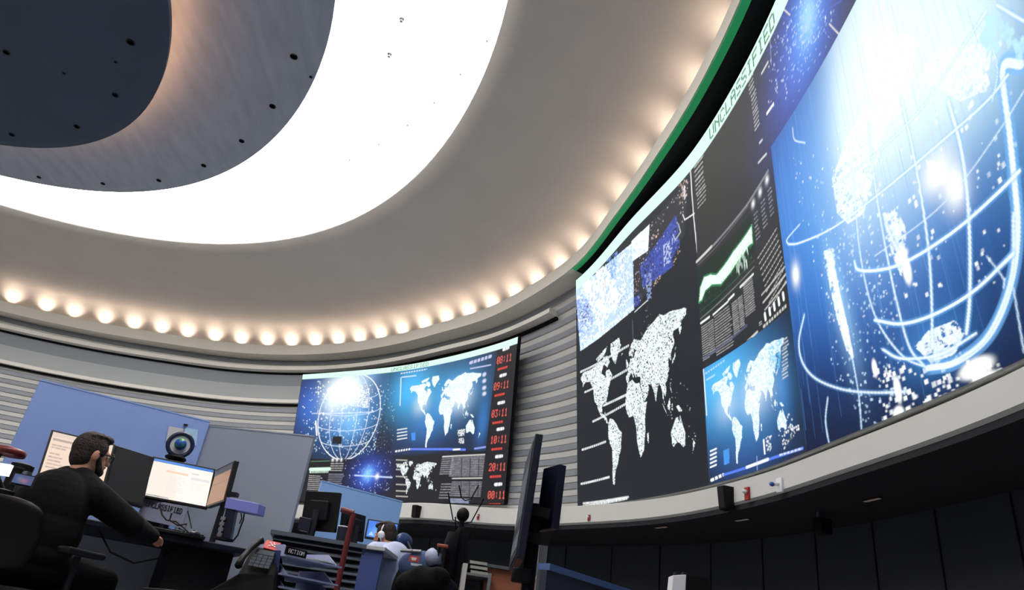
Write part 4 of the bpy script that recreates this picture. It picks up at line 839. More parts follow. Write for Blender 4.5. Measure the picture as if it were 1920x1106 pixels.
# pale blue box on a post at the right end of the desk
pb = ondesk(419, 1013); o = root('post_device', 'pale blue box on a dark post at the right end of the desk', 'device', pb)
topp = at(432, 950, pb.y); obj('base', MB().lathe((0,0,0), [(.06,0),(.06,.012)], 20), m_dark, o); obj('post', MB(pb).loft([[pb+V(a,b,0) for a, b in ((-.02,-.02),(.045,-.02),(.045,.03),(-.02,.03))], [topp+V(a,b,0) for a, b in ((-.02,-.02),(.045,-.02),(.045,.03),(-.02,.03))]]), m_navy, o)
bc = [at(425,932,pb.y-.03), at(486,944,pb.y-.03), at(482,964,pb.y-.03), at(420,952,pb.y-.03)]; obj('box', MB(pb).slab(bc, V(.02,.10,.0)), mat('lavender enamel', (128,134,214), .4), o, bevel=.004); obj('clip', MB(pb).box(at(436,927,pb.y), (.07,.05,.025)), m_dark, o)
for k in range(4): obj('connector', MB(pb).box(at(419-k*2.2, 972+k*10, pb.y-.035), (.03,.02,.02)), m_metal, o)
cable('black cable looping from the pale blue box to the desk', [at(458,962,pb.y-.02), at(456,975,pb.y-.02), at(450,990,pb.y-.02), at(446,1003,pb.y-.02), at(436,1015,pb.y-.02)]); cable('second thin cable hanging from the pale blue box', [at(452,962,pb.y), at(453,972,pb.y), at(449,982,pb.y)], .004)
# left end of the desk: mugs, frame, lamp with red shade
def cyl_thing(name, label, cat, p, prof, m, parts=()):
    o = root(name, label, cat, p); obj('body', MB().lathe((0,0,0), prof, 20), m, o, smooth=False)
    for nm, mb, mm in parts: obj(nm, mb, mm, o)
    return o
p = ondesk(10, 942); o = cyl_thing('travel_mug', 'black travel mug at the left end of the desk', 'mug', p, [(.05,0),(.055,.19),(.058,.192),(.052,.21)], m_black, [('lid', MB().lathe((0,0,.21), [(.056,0),(.056,.014),(.04,.02)], 20), m_dark)])
p = ondesk(28, 940); o = cyl_thing('thermos', 'dark steel thermos right of the travel mug', 'mug', p, [(.03,0),(.032,.14),(.024,.17)], mat('dark steel', (70,74,84), .3, .8), [('cap', MB().lathe((0,0,.17), [(.024,0),(.024,.03)], 18), m_black)])
p = ondesk(38, 911); o = root('photo_frame', 'small picture with blue and orange print at the left beside the thermos', 'picture', p, math.atan2(AX.y, AX.x)); obj('frame', MB().slab([V(-.05,0,0), V(.05,0,0), V(.05,.02,.06), V(-.05,.02,.06)], V(0,.01,0)), m_black, o)
def paint_pic(c): c.im[:] = lin(90,120,190); c.glow((.55,.4), .3, .25, lin(230,120,60), .8, raw=True); c.glow((.3,.6), .2, .2, lin(120,170,220), .6, raw=True); c.im *= .5
fs = flat_screen('print', p+AX*-.046-NX*.018+V(0,0,.057), p+AX*.046-NX*.018+V(0,0,.057), p+AX*-.046+NX*.0+V(0,0,.004), paint_pic, 50, 36, o, .8, .004)
o.rotation_euler = (0,0,0); o.children[0].rotation_euler = (0,0,math.atan2(AX.y, AX.x))
p = ondesk(30, 948)+NX*.12; o = root('loose_papers', 'loose white papers in front of the mugs at the left end of the desk', 'paper', p); obj('sheet', MB().hexa([V(-.08,-.1,.001), V(.07,-.09,.001), V(.08,.1,.001), V(-.07,.1,.001)], [V(-.08,-.1,.004), V(.07,-.09,.010), V(.08,.1,.005), V(-.07,.1,.012)]), mat('paper white', (210,206,200), .8), o)
bs = ondesk(2, 925); tp = at(16, 846, bs.y-.05); o = root('desk_lamp', 'dark red topped desk lamp at the left edge', 'lamp', bs)
obj('base', MB().lathe((0,0,0), [(.07,0),(.07,.015),(.02,.025)], 20), m_black, o); obj('stem', MB(bs).tube([bs+V(0,0,.02), tp-V(.05,0,.08), tp-V(.03,0,.0)], .012), m_black, o); obj('lamp_shade', MB(bs).lathe(tp-V(0,0,.02), [(.085,0),(.09,.02),(.075,.035),(.02,.045)], 24), mat('dark red enamel', (110,36,40), .4), o, smooth=True)
obj('lit_tube', MB(bs).box(at(3,880,bs.y-.05), (.09,.03,.06)), mat('lamp glow', (240,244,255), .5, emit=(235,242,255), es=1.2), o)
# ------------------------------------------------------------------ people
m_skin = mat('skin', (196, 140, 116), 0.55, noise=.06, nscale=20); m_hair = mat('dark hair', (34, 24, 20), 0.7, bump=.6, nscale=90); m_jacket = mat('black jacket cloth', (10, 11, 14), 0.9, noise=.15, nscale=30, bump=.3, spec=.15)
m_trous = mat('black trousers', (14, 14, 17), 0.9, spec=.1); m_shoe = mat('black shoes', (10, 10, 11), 0.4); m_glass = mat('glasses frame', (14, 14, 18), 0.3)
def cap(mb, p, q, r0, r1, n=14):             # tapered limb with rounded ends
    p, q = Vector(p), Vector(q); d = q-p; L = d.length; d.normalize(); prof = []
    for k in range(6): t = math.pi/2*(1-k/5); prof.append((r0*math.cos(t), -r0*math.sin(t)))
    for k in range(6): t = math.pi/2*k/5; prof.append((r1*math.cos(t), L+r1*math.sin(t)))
    mb.lathe(p, prof, n, d)
def hand(mb, wrist, d, side, palm_n, curl=0.5, s=1.0):
    """palm and five separate curled fingers; d points along the hand, side towards the thumb"""
    d = d.normalized(); side = (side-d*side.dot(d)).normalized(); pn = d.cross(side).normalized(); pn = pn if pn.dot(palm_n) > 0 else -pn
    ax = (side, pn, d); pc = wrist+d*.048*s; mb.ell(pc, (.040*s, .015*s, .052*s), ax, 14, 10); cap(mb, wrist-d*.03*s, wrist+d*.02*s, .027*s, .026*s)
    for k, (off, ln) in enumerate(((.028,.072),(.010,.080),(-.009,.074),(-.027,.058))):
        b = wrist+d*.088*s+side*off*s; a = 0.0; p = b; r = .0092*s
        for j, fl in enumerate((.45,.32,.23)):
            a += curl*(.45+.12*j+.05*k); q = p+(d*math.cos(a)+pn*math.sin(a))*ln*fl*s; cap(mb, p, q, r, r*.9, 8); p = q; r *= .9
    b = wrist+d*.025*s+side*.032*s; e = (d*.55+side*.75+pn*.25).normalized(); q = b+e*.036*s; cap(mb, b, q, .012*s, .0105*s, 8); cap(mb, q, q+(d*.85+side*.25+pn*.4).normalized()*.03*s, .0102*s, .0085*s, 8)
def person(label, Hc, fh, ft, lean, elbows, wrists, hip_off, knees, feet, cloth, s=1.0, beard=True, glasses=True, hand_n=V(0,0,-1), tilt=0.0, sd=.085, bulk=1.0):
    up = V(0,0,1); fh = fh.normalized(); uh = (up+fh*tilt).normalized(); fh = (fh-uh*fh.dot(uh)).normalized(); rh = fh.cross(uh); ft = ft.normalized(); rt_ = ft.cross(up)
    neck = Hc-uh*.10*s-fh*.03*s; chest = neck-up*.20*s-ft*(lean*.5+.02)*s; hips = neck-up*.56*s-ft*lean*s+hip_off
    sh = [neck-up*sd*s+rt_*k*.185*s-ft*.02*s for k in (-1, 1)]
    o = root('person', label, 'person', V(hips.x, hips.y, 0)); O = o.location
    ax = (rh, fh, uh)
    b = MB(O)
    b.ell(Hc+uh*.012*s-fh*.008*s, (.074*s,.094*s,.105*s), ax, 24, 16); b.ell(Hc-uh*.045*s+fh*.028*s, (.058*s,.064*s,.068*s), ax); b.ell(Hc-uh*.088*s+fh*.062*s, (.026*s,.026*s,.022*s), ax)       # skull, jaw, chin
    b.ell(Hc+uh*.02*s+fh*.083*s, (.055*s,.012*s,.012*s), ax); cap(b, Hc+uh*.012*s+fh*.092*s, Hc-uh*.03*s+fh*.108*s, .009*s, .014*s); b.ell(Hc-uh*.061*s+fh*.088*s, (.024*s,.010*s,.006*s), ax); b.ell(Hc-uh*.070*s+fh*.086*s, (.020*s,.010*s,.006*s), ax)   # brow, nose, lips
    for k in (-1, 1): b.ell(Hc+rh*k*.078*s-uh*.008*s-fh*.008*s, (.010*s,.020*s,.032*s), ax)     # ears
    cap(b, neck-up*(sd-.035)*s-ft*.02*s, Hc-uh*.05*s-fh*.02*s, .060*s, .056*s)
    b.ell(chest-up*(sd-.085)*1.2*s, (.160*s,.105*s,.19*s), (rt_, ft, up)); b.ell((chest+hips)/2, (.15*s,.10*s,.2*s), (rt_, ft, up)); b.ell(hips, (.165*s,.12*s,.12*s), (rt_, ft, up))
    for k in (0, 1):
        cap(b, sh[k], elbows[k], .05*s, .04*s); cap(b, elbows[k], wrists[k], .04*s, .028*s)
        hd = (wrists[k]-elbows[k]); hd.z = min(max(hd.z, -.05), .05); hand(b, wrists[k], hd, -rt_ if k else rt_, hand_n, .5, s)
        hj = hips+rt_*(k*2-1)*.09*s; cap(b, hj, knees[k], .078*s, .055*s); cap(b, knees[k], feet[k]+up*.08*s, .052*s, .036*s); b.ell(feet[k]+ft*.06*s+up*.04*s, (.04*s,.12*s,.035*s), (rt_, ft, up))
    obj('body', b, m_skin, o, remesh=.0065*s, smooth=True)
    for k in (-1, 1):
        ey = Hc+rh*k*.032*s+uh*.006*s+fh*.082*s; e = obj('eye', MB(O).ell(ey, (.013*s,.011*s,.010*s), ax), mat('eye white', (225,222,216), .2), o, smooth=True); obj('iris', MB(O).ell(ey+fh*.009*s, (.005*s,.003*s,.005*s), ax), mat('iris', (50,34,24), .2), e)
    h = MB(O); h.ell(Hc+uh*.034*s-fh*.018*s, (.083*s,.098*s,.098*s), ax, 24, 14); h.ell(Hc-uh*.01*s-fh*.048*s, (.074*s,.062*s,.085*s), ax); h.ell(Hc+uh*.098*s+fh*.045*s, (.058*s,.05*s,.028*s), ax)
    for k in (-1, 1): h.ell(Hc+rh*k*.066*s+uh*.03*s+fh*.022*s, (.014*s,.03*s,.04*s), ax)
    for k in range(40):
        a = k*2.4; r = .07*math.sqrt(k/40); h.ell(Hc+uh*(.122-.5*r*r/.1)*s+(rh*math.cos(a)+fh*math.sin(a))*r*s-fh*.005*s, (.014*s,.016*s,.010*s), ax, 8, 6)
    obj('hair', h, m_hair, o, remesh=.006*s, smooth=True)
    if beard:
        d = MB(O); d.ell(Hc-uh*.084*s+fh*.056*s, (.044*s,.044*s,.032*s), ax); d.ell(Hc-uh*.05*s+fh*.094*s, (.024*s,.010*s,.006*s), ax)
        for k in (-1, 1): cap(d, Hc+rh*k*.064*s-uh*.02*s+fh*.018*s, Hc+rh*k*.042*s-uh*.078*s+fh*.05*s, .014*s, .022*s)
        obj('beard', d, m_hair, o, remesh=.005*s, smooth=True)
    if glasses:
        g = MB(O)
        for k in (-1, 1): g.torus(Hc+rh*k*.034*s+uh*.004*s+fh*.104*s, fh, .024*s, .003*s, 24, 6); g.tube([Hc+rh*k*.058*s+uh*.008*s+fh*.103*s, Hc+rh*k*.080*s+uh*.008*s+fh*.04*s, Hc+rh*k*.083*s+uh*.004*s-fh*.01*s], .0035*s)
        g.tube([Hc-rh*.011*s+uh*.008*s+fh*.107*s, Hc+rh*.011*s+uh*.008*s+fh*.107*s], .003*s); obj('glasses', g, m_glass, o)
    j = MB(O); j.ell(chest-ft*.02*s-up*(sd-.085)*s, (.215*s*bulk,.15*s*bulk,.235*s), (rt_, ft, up), 24, 14); j.ell((chest+hips)/2, (.225*s*bulk,.16*s*bulk,.24*s), (rt_, ft, up), 24, 14); j.ell(hips+up*.04*s, (.21*s,.155*s,.12*s), (rt_, ft, up)); 
    for k in (0, 1): cap(j, neck-up*.05*s+rt_*(k*2-1)*.05*s-ft*.02*s, sh[k], .070*s, .082*s); cap(j, sh[k], elbows[k], .084*s, .068*s); cap(j, elbows[k], wrists[k]-(wrists[k]-elbows[k]).normalized()*.02*s, .066*s, .044*s)
    j.torus(neck-up*.035*s-ft*.02*s, (up+ft*.25), .066*s, .020*s, 28, 8)
    # folds across the back and sleeves
    for k in range(7): a = -.14+k*.045; cap(j, chest+rt_*a*s-ft*.145*s*math.sqrt(max(.1,1-(a/.22)**2))-up*(.02+.03*(k % 3))*s, chest+rt_*(a*.6)*s-ft*.13*s-up*(.2+.02*(k % 2))*s, .012*s, .008*s, 8)
    obj('jacket', j, cloth, o, remesh=.009*s, smooth=True)
    t = MB(O); t.ell(hips-up*.03*s, (.195*s,.15*s,.12*s), (rt_, ft, up))
    for k in (0, 1): hj = hips+rt_*(k*2-1)*.09*s; cap(t, hj, knees[k], .098*s, .072*s); cap(t, knees[k], feet[k]+up*.1*s, .070*s, .055*s)
    obj('trousers', t, m_trous, o, remesh=.01*s, smooth=True)
    for k in (0, 1): f_ = MB(O); f_.ell(feet[k]+ft*.06*s+up*.05*s, (.05*s,.145*s,.05*s), (rt_, ft, up)); obj('shoe', f_, m_shoe, o, smooth=True)
    return o, hips
up = V(0,0,1)
def office_chair(name, label, seat, f, m, seat_z=.46, back_h=.62, back_w=.48, arms=True, headrest=None, mesh=False, armz=.2):
    f = f.normalized(); r = f.cross(up); o = root(name, label, 'chair', V(seat.x, seat.y, 0)); ax = (r, f, up); c = V(seat.x, seat.y, 0)
    mb = MB(c); mb.box(c+up*(seat_z-.04), (.50,.48,.08), ax); obj('seat', mb, m, o, bevel=.03)
    bk = MB(c); rs = []
    for k in range(9):
        u = k/8; z = seat_z+.06+back_h*u; y = -.27-.10*u+.05*math.sin(u*3.1); w = back_w*(.80+.25*math.sin(min(1, u*1.3)*1.9))*(.5 if k == 8 else 1)*.5
        rs.append([c+r*a*w+f*(y+b-.05*(abs(a)**2)*-1)+up*z for a, b in ((-1,.02),(-.5,.0),(0,-.01),(.5,.0),(1,.02),(1,-.03),(.5,-.05),(0,-.06),(-.5,-.05),(-1,-.03))])
    bk.loft(rs); obj('backrest', bk, m, o, smooth=True, sub=1)
    obj('back_post', MB(c).tube([c+up*(seat_z-.06)-f*.1, c+up*(seat_z-.05)-f*.36, c+up*(seat_z+.35)-f*.40], .025), m_dark, o)
    if arms:
        for k in (-1, 1): ar = obj('armrest', MB(c).box(c+r*k*.30+up*(seat_z+armz)+f*.02, (.08,.28,.03), ax), m_dark, o, bevel=.01); obj('arm_post', MB(c).tube([c+r*k*.30+up*(seat_z+armz-.02), c+r*k*.30+up*(seat_z-.03), c+r*k*.2+up*(seat_z-.06)], .018), m_dark, ar)
    if headrest: obj('headrest', MB(c).ell(headrest[1], (.10,.05,.075), ax), headrest[0], o, smooth=True); obj('headrest_bar', MB(c).tube([headrest[1]-f*.04, c+up*(seat_z+back_h*.8)-f*.34], .014), m_dark, o)
    obj('gas_post', MB(c).tube([c+up*.09, c+up*(seat_z-.06)], .028), m_metal, o)
    for k in range(5):
        a = k*2*math.pi/5; e = V(math.cos(a), math.sin(a), 0); l = obj('base_leg', MB(c).tube([c+up*.10, c+e*.28+up*.07], [.025,.016]), m_dark, o); obj('caster', MB(c).ell(c+e*.28+up*.028, (.028,.02,.028)), m_black, l, smooth=True)
    return o
# the seated operator, seen from behind
Hc = at(171, 853, 4.2); fh = V(.62, .80, 0); ft = V(.22, .97, 0); rt2 = ft.normalized().cross(up)
elR = at(247, 984, 4.25); wrR = at(287, 1006, 4.66); elL = at(52, 1012, 4.08); wrL = at(80, 990, 4.5)
hz = Hc.z-.10-.56
hips = Hc-up*.66-ft*.20
kn = [V(hips.x, hips.y, 0)+ft*.48+rt2*k*.16+up*.50 for k in (-1, 1)]; fe = [V(hips.x, hips.y, 0)+ft*.52+rt2*k*.18 for k in (-1, 1)]
P1, h1 = person('man in a black jacket and glasses, seen from behind at the monitors', Hc, fh, ft, .12, (elL, elR), (wrL, wrR), V(0,0,.05), kn, fe, m_jacket, 1.0, tilt=-.02, sd=.135, bulk=1.02)
office_chair('office_chair', 'black office chair of the man in the black jacket', V(h1.x, h1.y, 0), ft, m_black, seat_z=h1.z-.12, back_h=.34, back_w=.50)

# ------------------------------------------------------------------ the desks further back
m_lav = mat('lavender desk end', (70, 88, 150), .5)
# louvred console in front, between the two desks
q0 = at(515, 994, 4.7); q1 = atz(682, 1021, q0.z)
ax_ = V((q1-q0).x, (q1-q0).y, 0); Lc = ax_.length; ax_.normalize(); ny = V(-ax_.y, ax_.x, 0)
rt = root('louvred_console', 'dark console with horizontal louvres behind the paper trays', 'console', V(q0.x, q0.y, 0), math.atan2(ax_.y, ax_.x)); m_louv = mat('louvre grey', (92, 100, 112), .45)
obj('case', MB().box((Lc/2,.20,q0.z/2-.02), (Lc,.30,q0.z-.04)), m_dark, rt)
for k in range(9): z = q0.z-.025-k*.045; obj('louvre', MB().hexa([V(0,.0,z-.03), V(Lc,.0,z-.03), V(Lc,.04,z-.012), V(0,.04,z-.012)], [V(0,.0,z-.022), V(Lc,.0,z-.022), V(Lc,.045,z), V(0,.045,z)]), m_louv, rt)
obj('top', MB().box((Lc/2,.17,q0.z-.012), (Lc+.04,.38,.024)), m_louv, rt)
# lavender desk end panel and white worktop of the second desk
e0 = at(666, 1020, 5.75); e1 = atz(745, 1030, e0.z)
rt = root('desk', 'pale worktop on a lavender end panel in front of the reclining man', 'desk', V(e0.x, e0.y, 0), -.12); obj('desktop', MB().box((.10,.30,e0.z-.015), (.30,.7,.03)), mat('pale worktop', (196,200,206), .5), rt, bevel=.004)
obj('end_panel', MB().box((.13,.0,e0.z/2-.02), (.20,.04,e0.z-.03)), m_lav, rt); obj('end_panel', MB().box((.10,.6,e0.z/2-.02), (.20,.04,e0.z-.03)), m_lav, rt)
# monitor backs on the console and the blue screen
def mon_px(label, tl, tr, bl, Y, paint, zd, strength=1.0): A = at(*tl, Y); B = atz(*tr, A.z); C = at(*bl, A.y-.02); return monitor(label, A, B, C, paint, strength, True, None, .04, zd)
mon_px('blue screen monitor facing the reclining man', (690,972), (749,981), (683,1008), 6.75, lambda c: (c.im.__setitem__(slice(None), lin(70,130,235)), c.poly([(.05,.1),(.25,.1),(.15,.35)], lin(190,220,255), .8, raw=True), c.glow((.3,.3), .3, .3, lin(120,180,255), .6, raw=True)), e0.z, 1.0)
def back_mon(label, tl, tr, bl, Y, zd):
    A = at(*tl, Y); B = atz(*tr, A.z); C = at(*bl, A.y); n = (B-A).cross(A-C).normalized(); n = n if n.y < 0 else -n; D = C+(B-A); o = root('monitor', label, 'monitor', V((C+D).x/2, (C+D).y/2, zd)); O = o.location
    obj('casing', MB(O).slab([A, B, D, C], n*.03), m_bez, o, bevel=.006); c = (A+B+C+D)/4; obj('back_bulge', MB(O).box(c+n*.045, ((B-A).length*.55,.04,(A-C).length*.5), ((B-A).normalized(), n, (A-C).normalized())), m_dark, o, bevel=.01)
    obj('stand_neck', MB(O).tube([c+n*.06, V(c.x, c.y, 0)+n*.07+up*(zd+.01)], .025), m_stand, o); obj('stand_base', MB(O).lathe(V(c.x, c.y, zd)+n*.05, [(.1,0),(.1,.01),(.04,.016)], 20), m_stand, o)
back_mon('large dark monitor back standing behind the louvred console', (578,921), (642,925), (566,994), 5.05, q0.z); back_mon('smaller dark monitor back between the red post and the blue screen', (640,956), (682,968), (634,1006), 5.15, q0.z)
pd = at(567, 987, 4.9); o = root('small_box', 'small navy box beside the large dark monitor back', 'box', V(pd.x, pd.y, q0.z)); obj('body', MB(o.location).slab([at(562,968,4.9), at(584,972,4.9), at(580,996,4.9), at(558,992,4.9)], V(0,.08,0)), m_navy, o, bevel=.004)
mg = at(650, 968, 4.95); o = root('white_mug', 'white rimmed mug beside the red post', 'mug', V(mg.x, mg.y, q0.z)); obj('body', MB().lathe((0,0,0), [(.035,0),(.04,.11),(.036,.11),(.03,.01)], 20), mat('mug dark', (40,44,60), .4), o); obj('rim', MB().torus((0,0,.11), (0,0,1), .039, .004, 24, 6), m_wp, o)
# red bent post
rp = [at(640, 1106, 4.4)]; tp = at(663, 962, 4.4); m_rp = mat('dark red tube', (104, 34, 36), .5)
o = root('red_post', 'dark red bent post rising in front of the louvred console', 'post', V(rp[0].x, rp[0].y, 0)); O = o.location
obj('post', MB(O).tube([V(tp.x, tp.y, 0), V(tp.x, tp.y, tp.z)], .017, 10), m_rp, o); obj('arm', MB(O).tube([V(tp.x, tp.y, tp.z), at(640, 955, 4.4)], .017, 10), m_rp, o); obj('base', MB(O).lathe(V(tp.x, tp.y, 0), [(.12,0),(.12,.02),(.03,.03)], 20), m_black, o)
# paper tray stack
t0 = at(548, 1043, 3.6); t1 = atz(650, 1066, t0.z); tx = V((t1-t0).x, (t1-t0).y, 0); Lt = tx.length; tx.normalize()
zt = [t0.z, at(523, 1074, 3.55).z, at(516, 1098, 3.55).z]
base_z = zt[2]-.07; rt = root('paper_trays', 'blue-grey stack of paper trays with white paper, in front of the louvred console', 'tray', V(t0.x, t0.y, base_z), math.atan2(tx.y, tx.x)); m_tray = mat('tray lavender', (160,168,205), .45); m_trd = mat('tray navy', (46,56,104), .45)
for k, z in enumerate(zt):
    z -= base_z; tr = obj('tray', MB().box((Lt/2-.03,.16,z), (Lt,.32,.008)), m_tray, rt)
    for sx in (0, Lt-.06): obj('side', MB().slab([V(sx,0,z), V(sx,.32,z), V(sx,.32,z+.055), V(sx,.10,z+.055)], V(.006,0,0)), m_tray, tr)
obj('side_frame', MB().slab([V(-.04,0,-.0), V(-.04,.12,0), V(-.04,.12,zt[0]-base_z+.02), V(-.04,.06,zt[0]-base_z+.02)], V(.01,0,0)), m_trd, rt)
for k, (sx, rz, c_) in enumerate(((.10,.1,(214,208,196)),(.16,-.15,(200,196,190)))): 
    o = root('paper_sheet', ('cream paper sheets on the top tray', 'white paper sheet lying askew on the top tray')[k], 'paper', V(t0.x, t0.y, zt[0]+.004+k*.006)+tx*(sx+.02)+V(-tx.y, tx.x, 0)*.12, math.atan2(tx.y, tx.x)+rz); obj('sheet', MB().hexa([V(-.09,-.1,0), V(.09,-.1,0), V(.09,.1,0), V(-.09,.1,0)], [V(-.09,-.1,.004), V(.09,-.1,.005), V(.09,.1,.004), V(-.09,.1,.005)]), mat('paper %d' % k, c_, .8), o)
lb = at(538, 1032, 3.58); o = root('label_holder', 'dark label holder with white lettering above the paper trays', 'sign', lb, math.atan2(tx.y, tx.x)); obj('plate', MB().box((.05,0,0), (.115,.012,.034)), m_black, o)
lt = MB()
for k, ch in enumerate('ACTION'):
    for j in range(7):
        bits = int(FONT[ch][2*j:2*j+2], 16)
        for i in range(5):
            if bits >> (4-i) & 1: lt.box((.006+(k*6+i)*.0025, -.0072, .009-j*.0026), (.0025,.002,.0026))
obj('lettering', lt, m_wp, o)
lp = lb+V(0,.02,-.02); o['label'] = 'dark label holder with white lettering above the paper trays'
st = root('desk', 'dark low desk carrying the paper trays and the desk phone', 'desk', V(t0.x, t0.y, 0), math.atan2(tx.y, tx.x)); obj('desktop', MB().box((.20,.25,base_z-.02), (1.15,.75,.03)), m_dark, st, bevel=.005)
for sx in (-.33, .73): obj('leg', MB().box((sx,.25,(base_z-.035)/2), (.05,.6,base_z-.035)), m_dark, st)
# desk phone with handset, red box
ph = at(478, 1060, 3.6); o = root('desk_phone', 'black desk phone with a curved handset left of the paper trays', 'phone', V(ph.x, ph.y, base_z)); O = o.location
zz = ph.z
obj('body', MB(O).hexa([V(ph.x-.15,ph.y-.12,base_z), V(ph.x+.16,ph.y-.16,base_z), V(ph.x+.16,ph.y+.16,base_z), V(ph.x-.15,ph.y+.18,base_z)], [at(452,1075,3.52), at(515,1078,3.52), at(528,1036,3.72), at(478,1022,3.76)]), mat('phone black', (6,6,7), .8, spec=.1), o, bevel=.01)
hs = [at(447,1060,3.5), at(455,1045,3.55), at(470,1028,3.6), at(486,1015,3.65), at(492,1013,3.66)]; obj('handset', MB(O).tube(hs, [.018,.014,.013,.016,.018], 10), m_dark, o, smooth=True)
kp_ = MB(O); A_, B_, C_ = at(478,1046,3.62), at(512,1052,3.60), at(468,1066,3.54)
for i in range(4):
    for j in range(4): kp_.box(A_+(B_-A_)*(i/3.5)+(C_-A_)*(j/3.5)+up*.012, (.022,.018,.012))
obj('buttons', kp_, mat('phone keys', (110,116,126), .4), o); obj('display', MB(O).slab([at(482,1034,3.66), at(515,1040,3.64), at(512,1048,3.62), at(478,1042,3.64)], V(0,-.01,.012)), mat('phone display', (70,78,84), .3), o)
rb = at(508, 1021, 3.72); o = root('red_card', 'red card with a white cross pattern above the desk phone', 'card', rb); cq = [at(500,1012,3.74), at(527,1018,3.74), at(518,1032,3.70), at(493,1026,3.70)]
obj('card', MB(rb).slab(cq, V(0,.012,-.006)), mat('card red', (200,62,52), .5), o); mk = MB(rb); f = lambda a, b: cq[0]+(cq[1]-cq[0])*a+(cq[3]-cq[0])*b+V(0,-.001,.001)
for a, b, c_, d in ((.3,.25,.4,.35),(.4,.4,.5,.5),(.5,.5,.6,.62),(.6,.35,.7,.45),(.32,.6,.44,.72),(.55,.2,.64,.3),(.66,.6,.76,.7)): mk.slab([f(a,b), f(c_,b), f(c_,d), f(a,d)], V(0,-.002,.001))
obj('print', mk, m_wp, o); obj('holder', MB(rb).slab([p_+V(0,.015,-.012) for p_ in cq], V(0,.03,-.03)), m_black, o)

# ------------------------------------------------------------------ the reclining man and his chair
Hc2 = at(722, 1003, 6.35); s2 = .88
fh2 = V(-.86, .30, 0); ft2 = V(-.80, .60, 0); r2 = ft2.normalized().cross(up); m_shirt = mat('white shirt', (176, 184, 214), .8, bump=.2, nscale=20)
hp2 = Hc2-up*.62*s2-ft2*.16
el2 = [hp2+up*.20+r2*k*.27+ft2*.08 for k in (-1, 1)]; wr2 = [e+ft2*.24-r2*k*.05+up*.02 for e, k in zip(el2, (-1, 1))]; kn2 = [hp2+ft2*.42+r2*k*.13+up*.03 for k in (-1, 1)]; fe2 = [V(k.x, k.y, 0)+ft2*.08 for k in kn2]
P2, h2 = person('man in a pale shirt with headset reclining before the blue screen', Hc2, fh2, ft2, .14, el2, wr2, V(0,0,0), kn2, fe2, m_shirt, s2, beard=True, glasses=False, tilt=.25)
hd = MB(P2.location); rh2 = fh2.normalized().cross(up); hd.torus(Hc2+up*.01, fh2, .098*s2, .006, 20, 6, 0, math.pi*2); hd.ell(Hc2-rh2*.085*s2-up*.01, (.03,.03,.03)); hd.ell(Hc2+rh2*.085*s2-up*.01, (.03,.03,.03)); obj('headset', hd, m_wp, P2, smooth=True)
m_bluev = mat('blue vinyl', (40, 62, 104), .35); m_mesh = mat('black chair mesh', (24, 26, 30), .7, noise=.5, nscale=120)
office_chair('office_chair', 'dark chair with a blue headrest behind the reclining man', V(h2.x, h2.y, 0)-ft2*.0, ft2, m_mesh, seat_z=h2.z-.10, back_h=.42, headrest=(m_bluev, at(757,1016,6.42)))
# nearer black chair with a bag hung on it
cb = at(752, 1075, 5.3); fc = V(-.55, .83, 0)
office_chair('office_chair', 'black mesh office chair carrying the blue bag with a patch', V(cb.x, cb.y, 0)+V(.1,.25,0), fc, m_mesh, seat_z=max(.36, cb.z-.42), back_h=.52)
bp = at(783, 1053, 5.05); o = root('backpack', 'blue bag with a red and white patch hung on the black mesh chair', 'bag', bp); O = o.location
obj('bag', MB(O).ell(bp+V(.02,.05,-.02), (.15,.08,.10), None, 20, 12), mat('bag blue cloth', (62, 84, 124), .8), o, smooth=True)
pm = MB(O); pa = at(768,1041,4.93); pm.slab([pa, pa+V(.065,0,0), pa+V(.065,0,-.035), pa+V(0,0,-.035)], V(0,.01,0)); pt = obj('patch', pm, mat('patch red', (190,70,60), .7), o)
pm = MB(O); pm.slab([pa+V(.012,-.002,-.01), pa+V(.05,-.002,-.008), pa+V(.045,-.002,-.026), pa+V(.02,-.002,-.028)], V(0,.003,0)); obj('star', pm, m_wp, pt)
pm = MB(O); pa2 = at(770,1055,4.93); pm.slab([pa2, pa2+V(.075,0,0), pa2+V(.07,0,-.014), pa2+V(.005,0,-.014)], V(0,.01,0)); obj('name_strip', pm, mat('strip pale', (190,206,216), .6), o)
obj('roll', MB(O).tube([at(806,1036,5.05), at(812,1044,5.03), at(814,1060,5.03)], [.04,.055,.05], 12), mat('bag pale pocket', (150,160,186), .7), o, smooth=True)
for k, (x, y) in enumerate(((760,1032),(778,1033))): obj('strap', MB(O).tube([at(x-8,y,5.05), at(x+12,y+1,5.03)], .012, 8), m_metal, o)
bl = at(805, 1090, 4.85); o = root('jacket_heap', 'black garment heaped below the blue bag', 'garment', V(bl.x, bl.y, bl.z-.14)); O = o.location; g = MB(O); 
for dx, dy, dz, r in ((0,0,-.02,.13),(.08,.03,-.05,.12),(-.1,.02,-.04,.12),(.05,-.03,.03,.08),(-.05,.0,.02,.09)): g.ell(bl+V(dx,dy,dz), (r,r*.7,r*.8))
obj('cloth', g, m_jacket, o, remesh=.015, smooth=True)
sp = root('stool', 'dark low stool under the heaped black garment', 'stool', V(bl.x, bl.y+.03, 0)); obj('seat', MB().box((0,0,bl.z-.17), (.34,.30,.05)), m_dark, sp, bevel=.01)
for sx in (-1,1):
    for sy in (-1,1): obj('leg', MB().box((sx*.13,sy*.11,(bl.z-.195)/2), (.03,.03,bl.z-.195)), m_dark, sp)
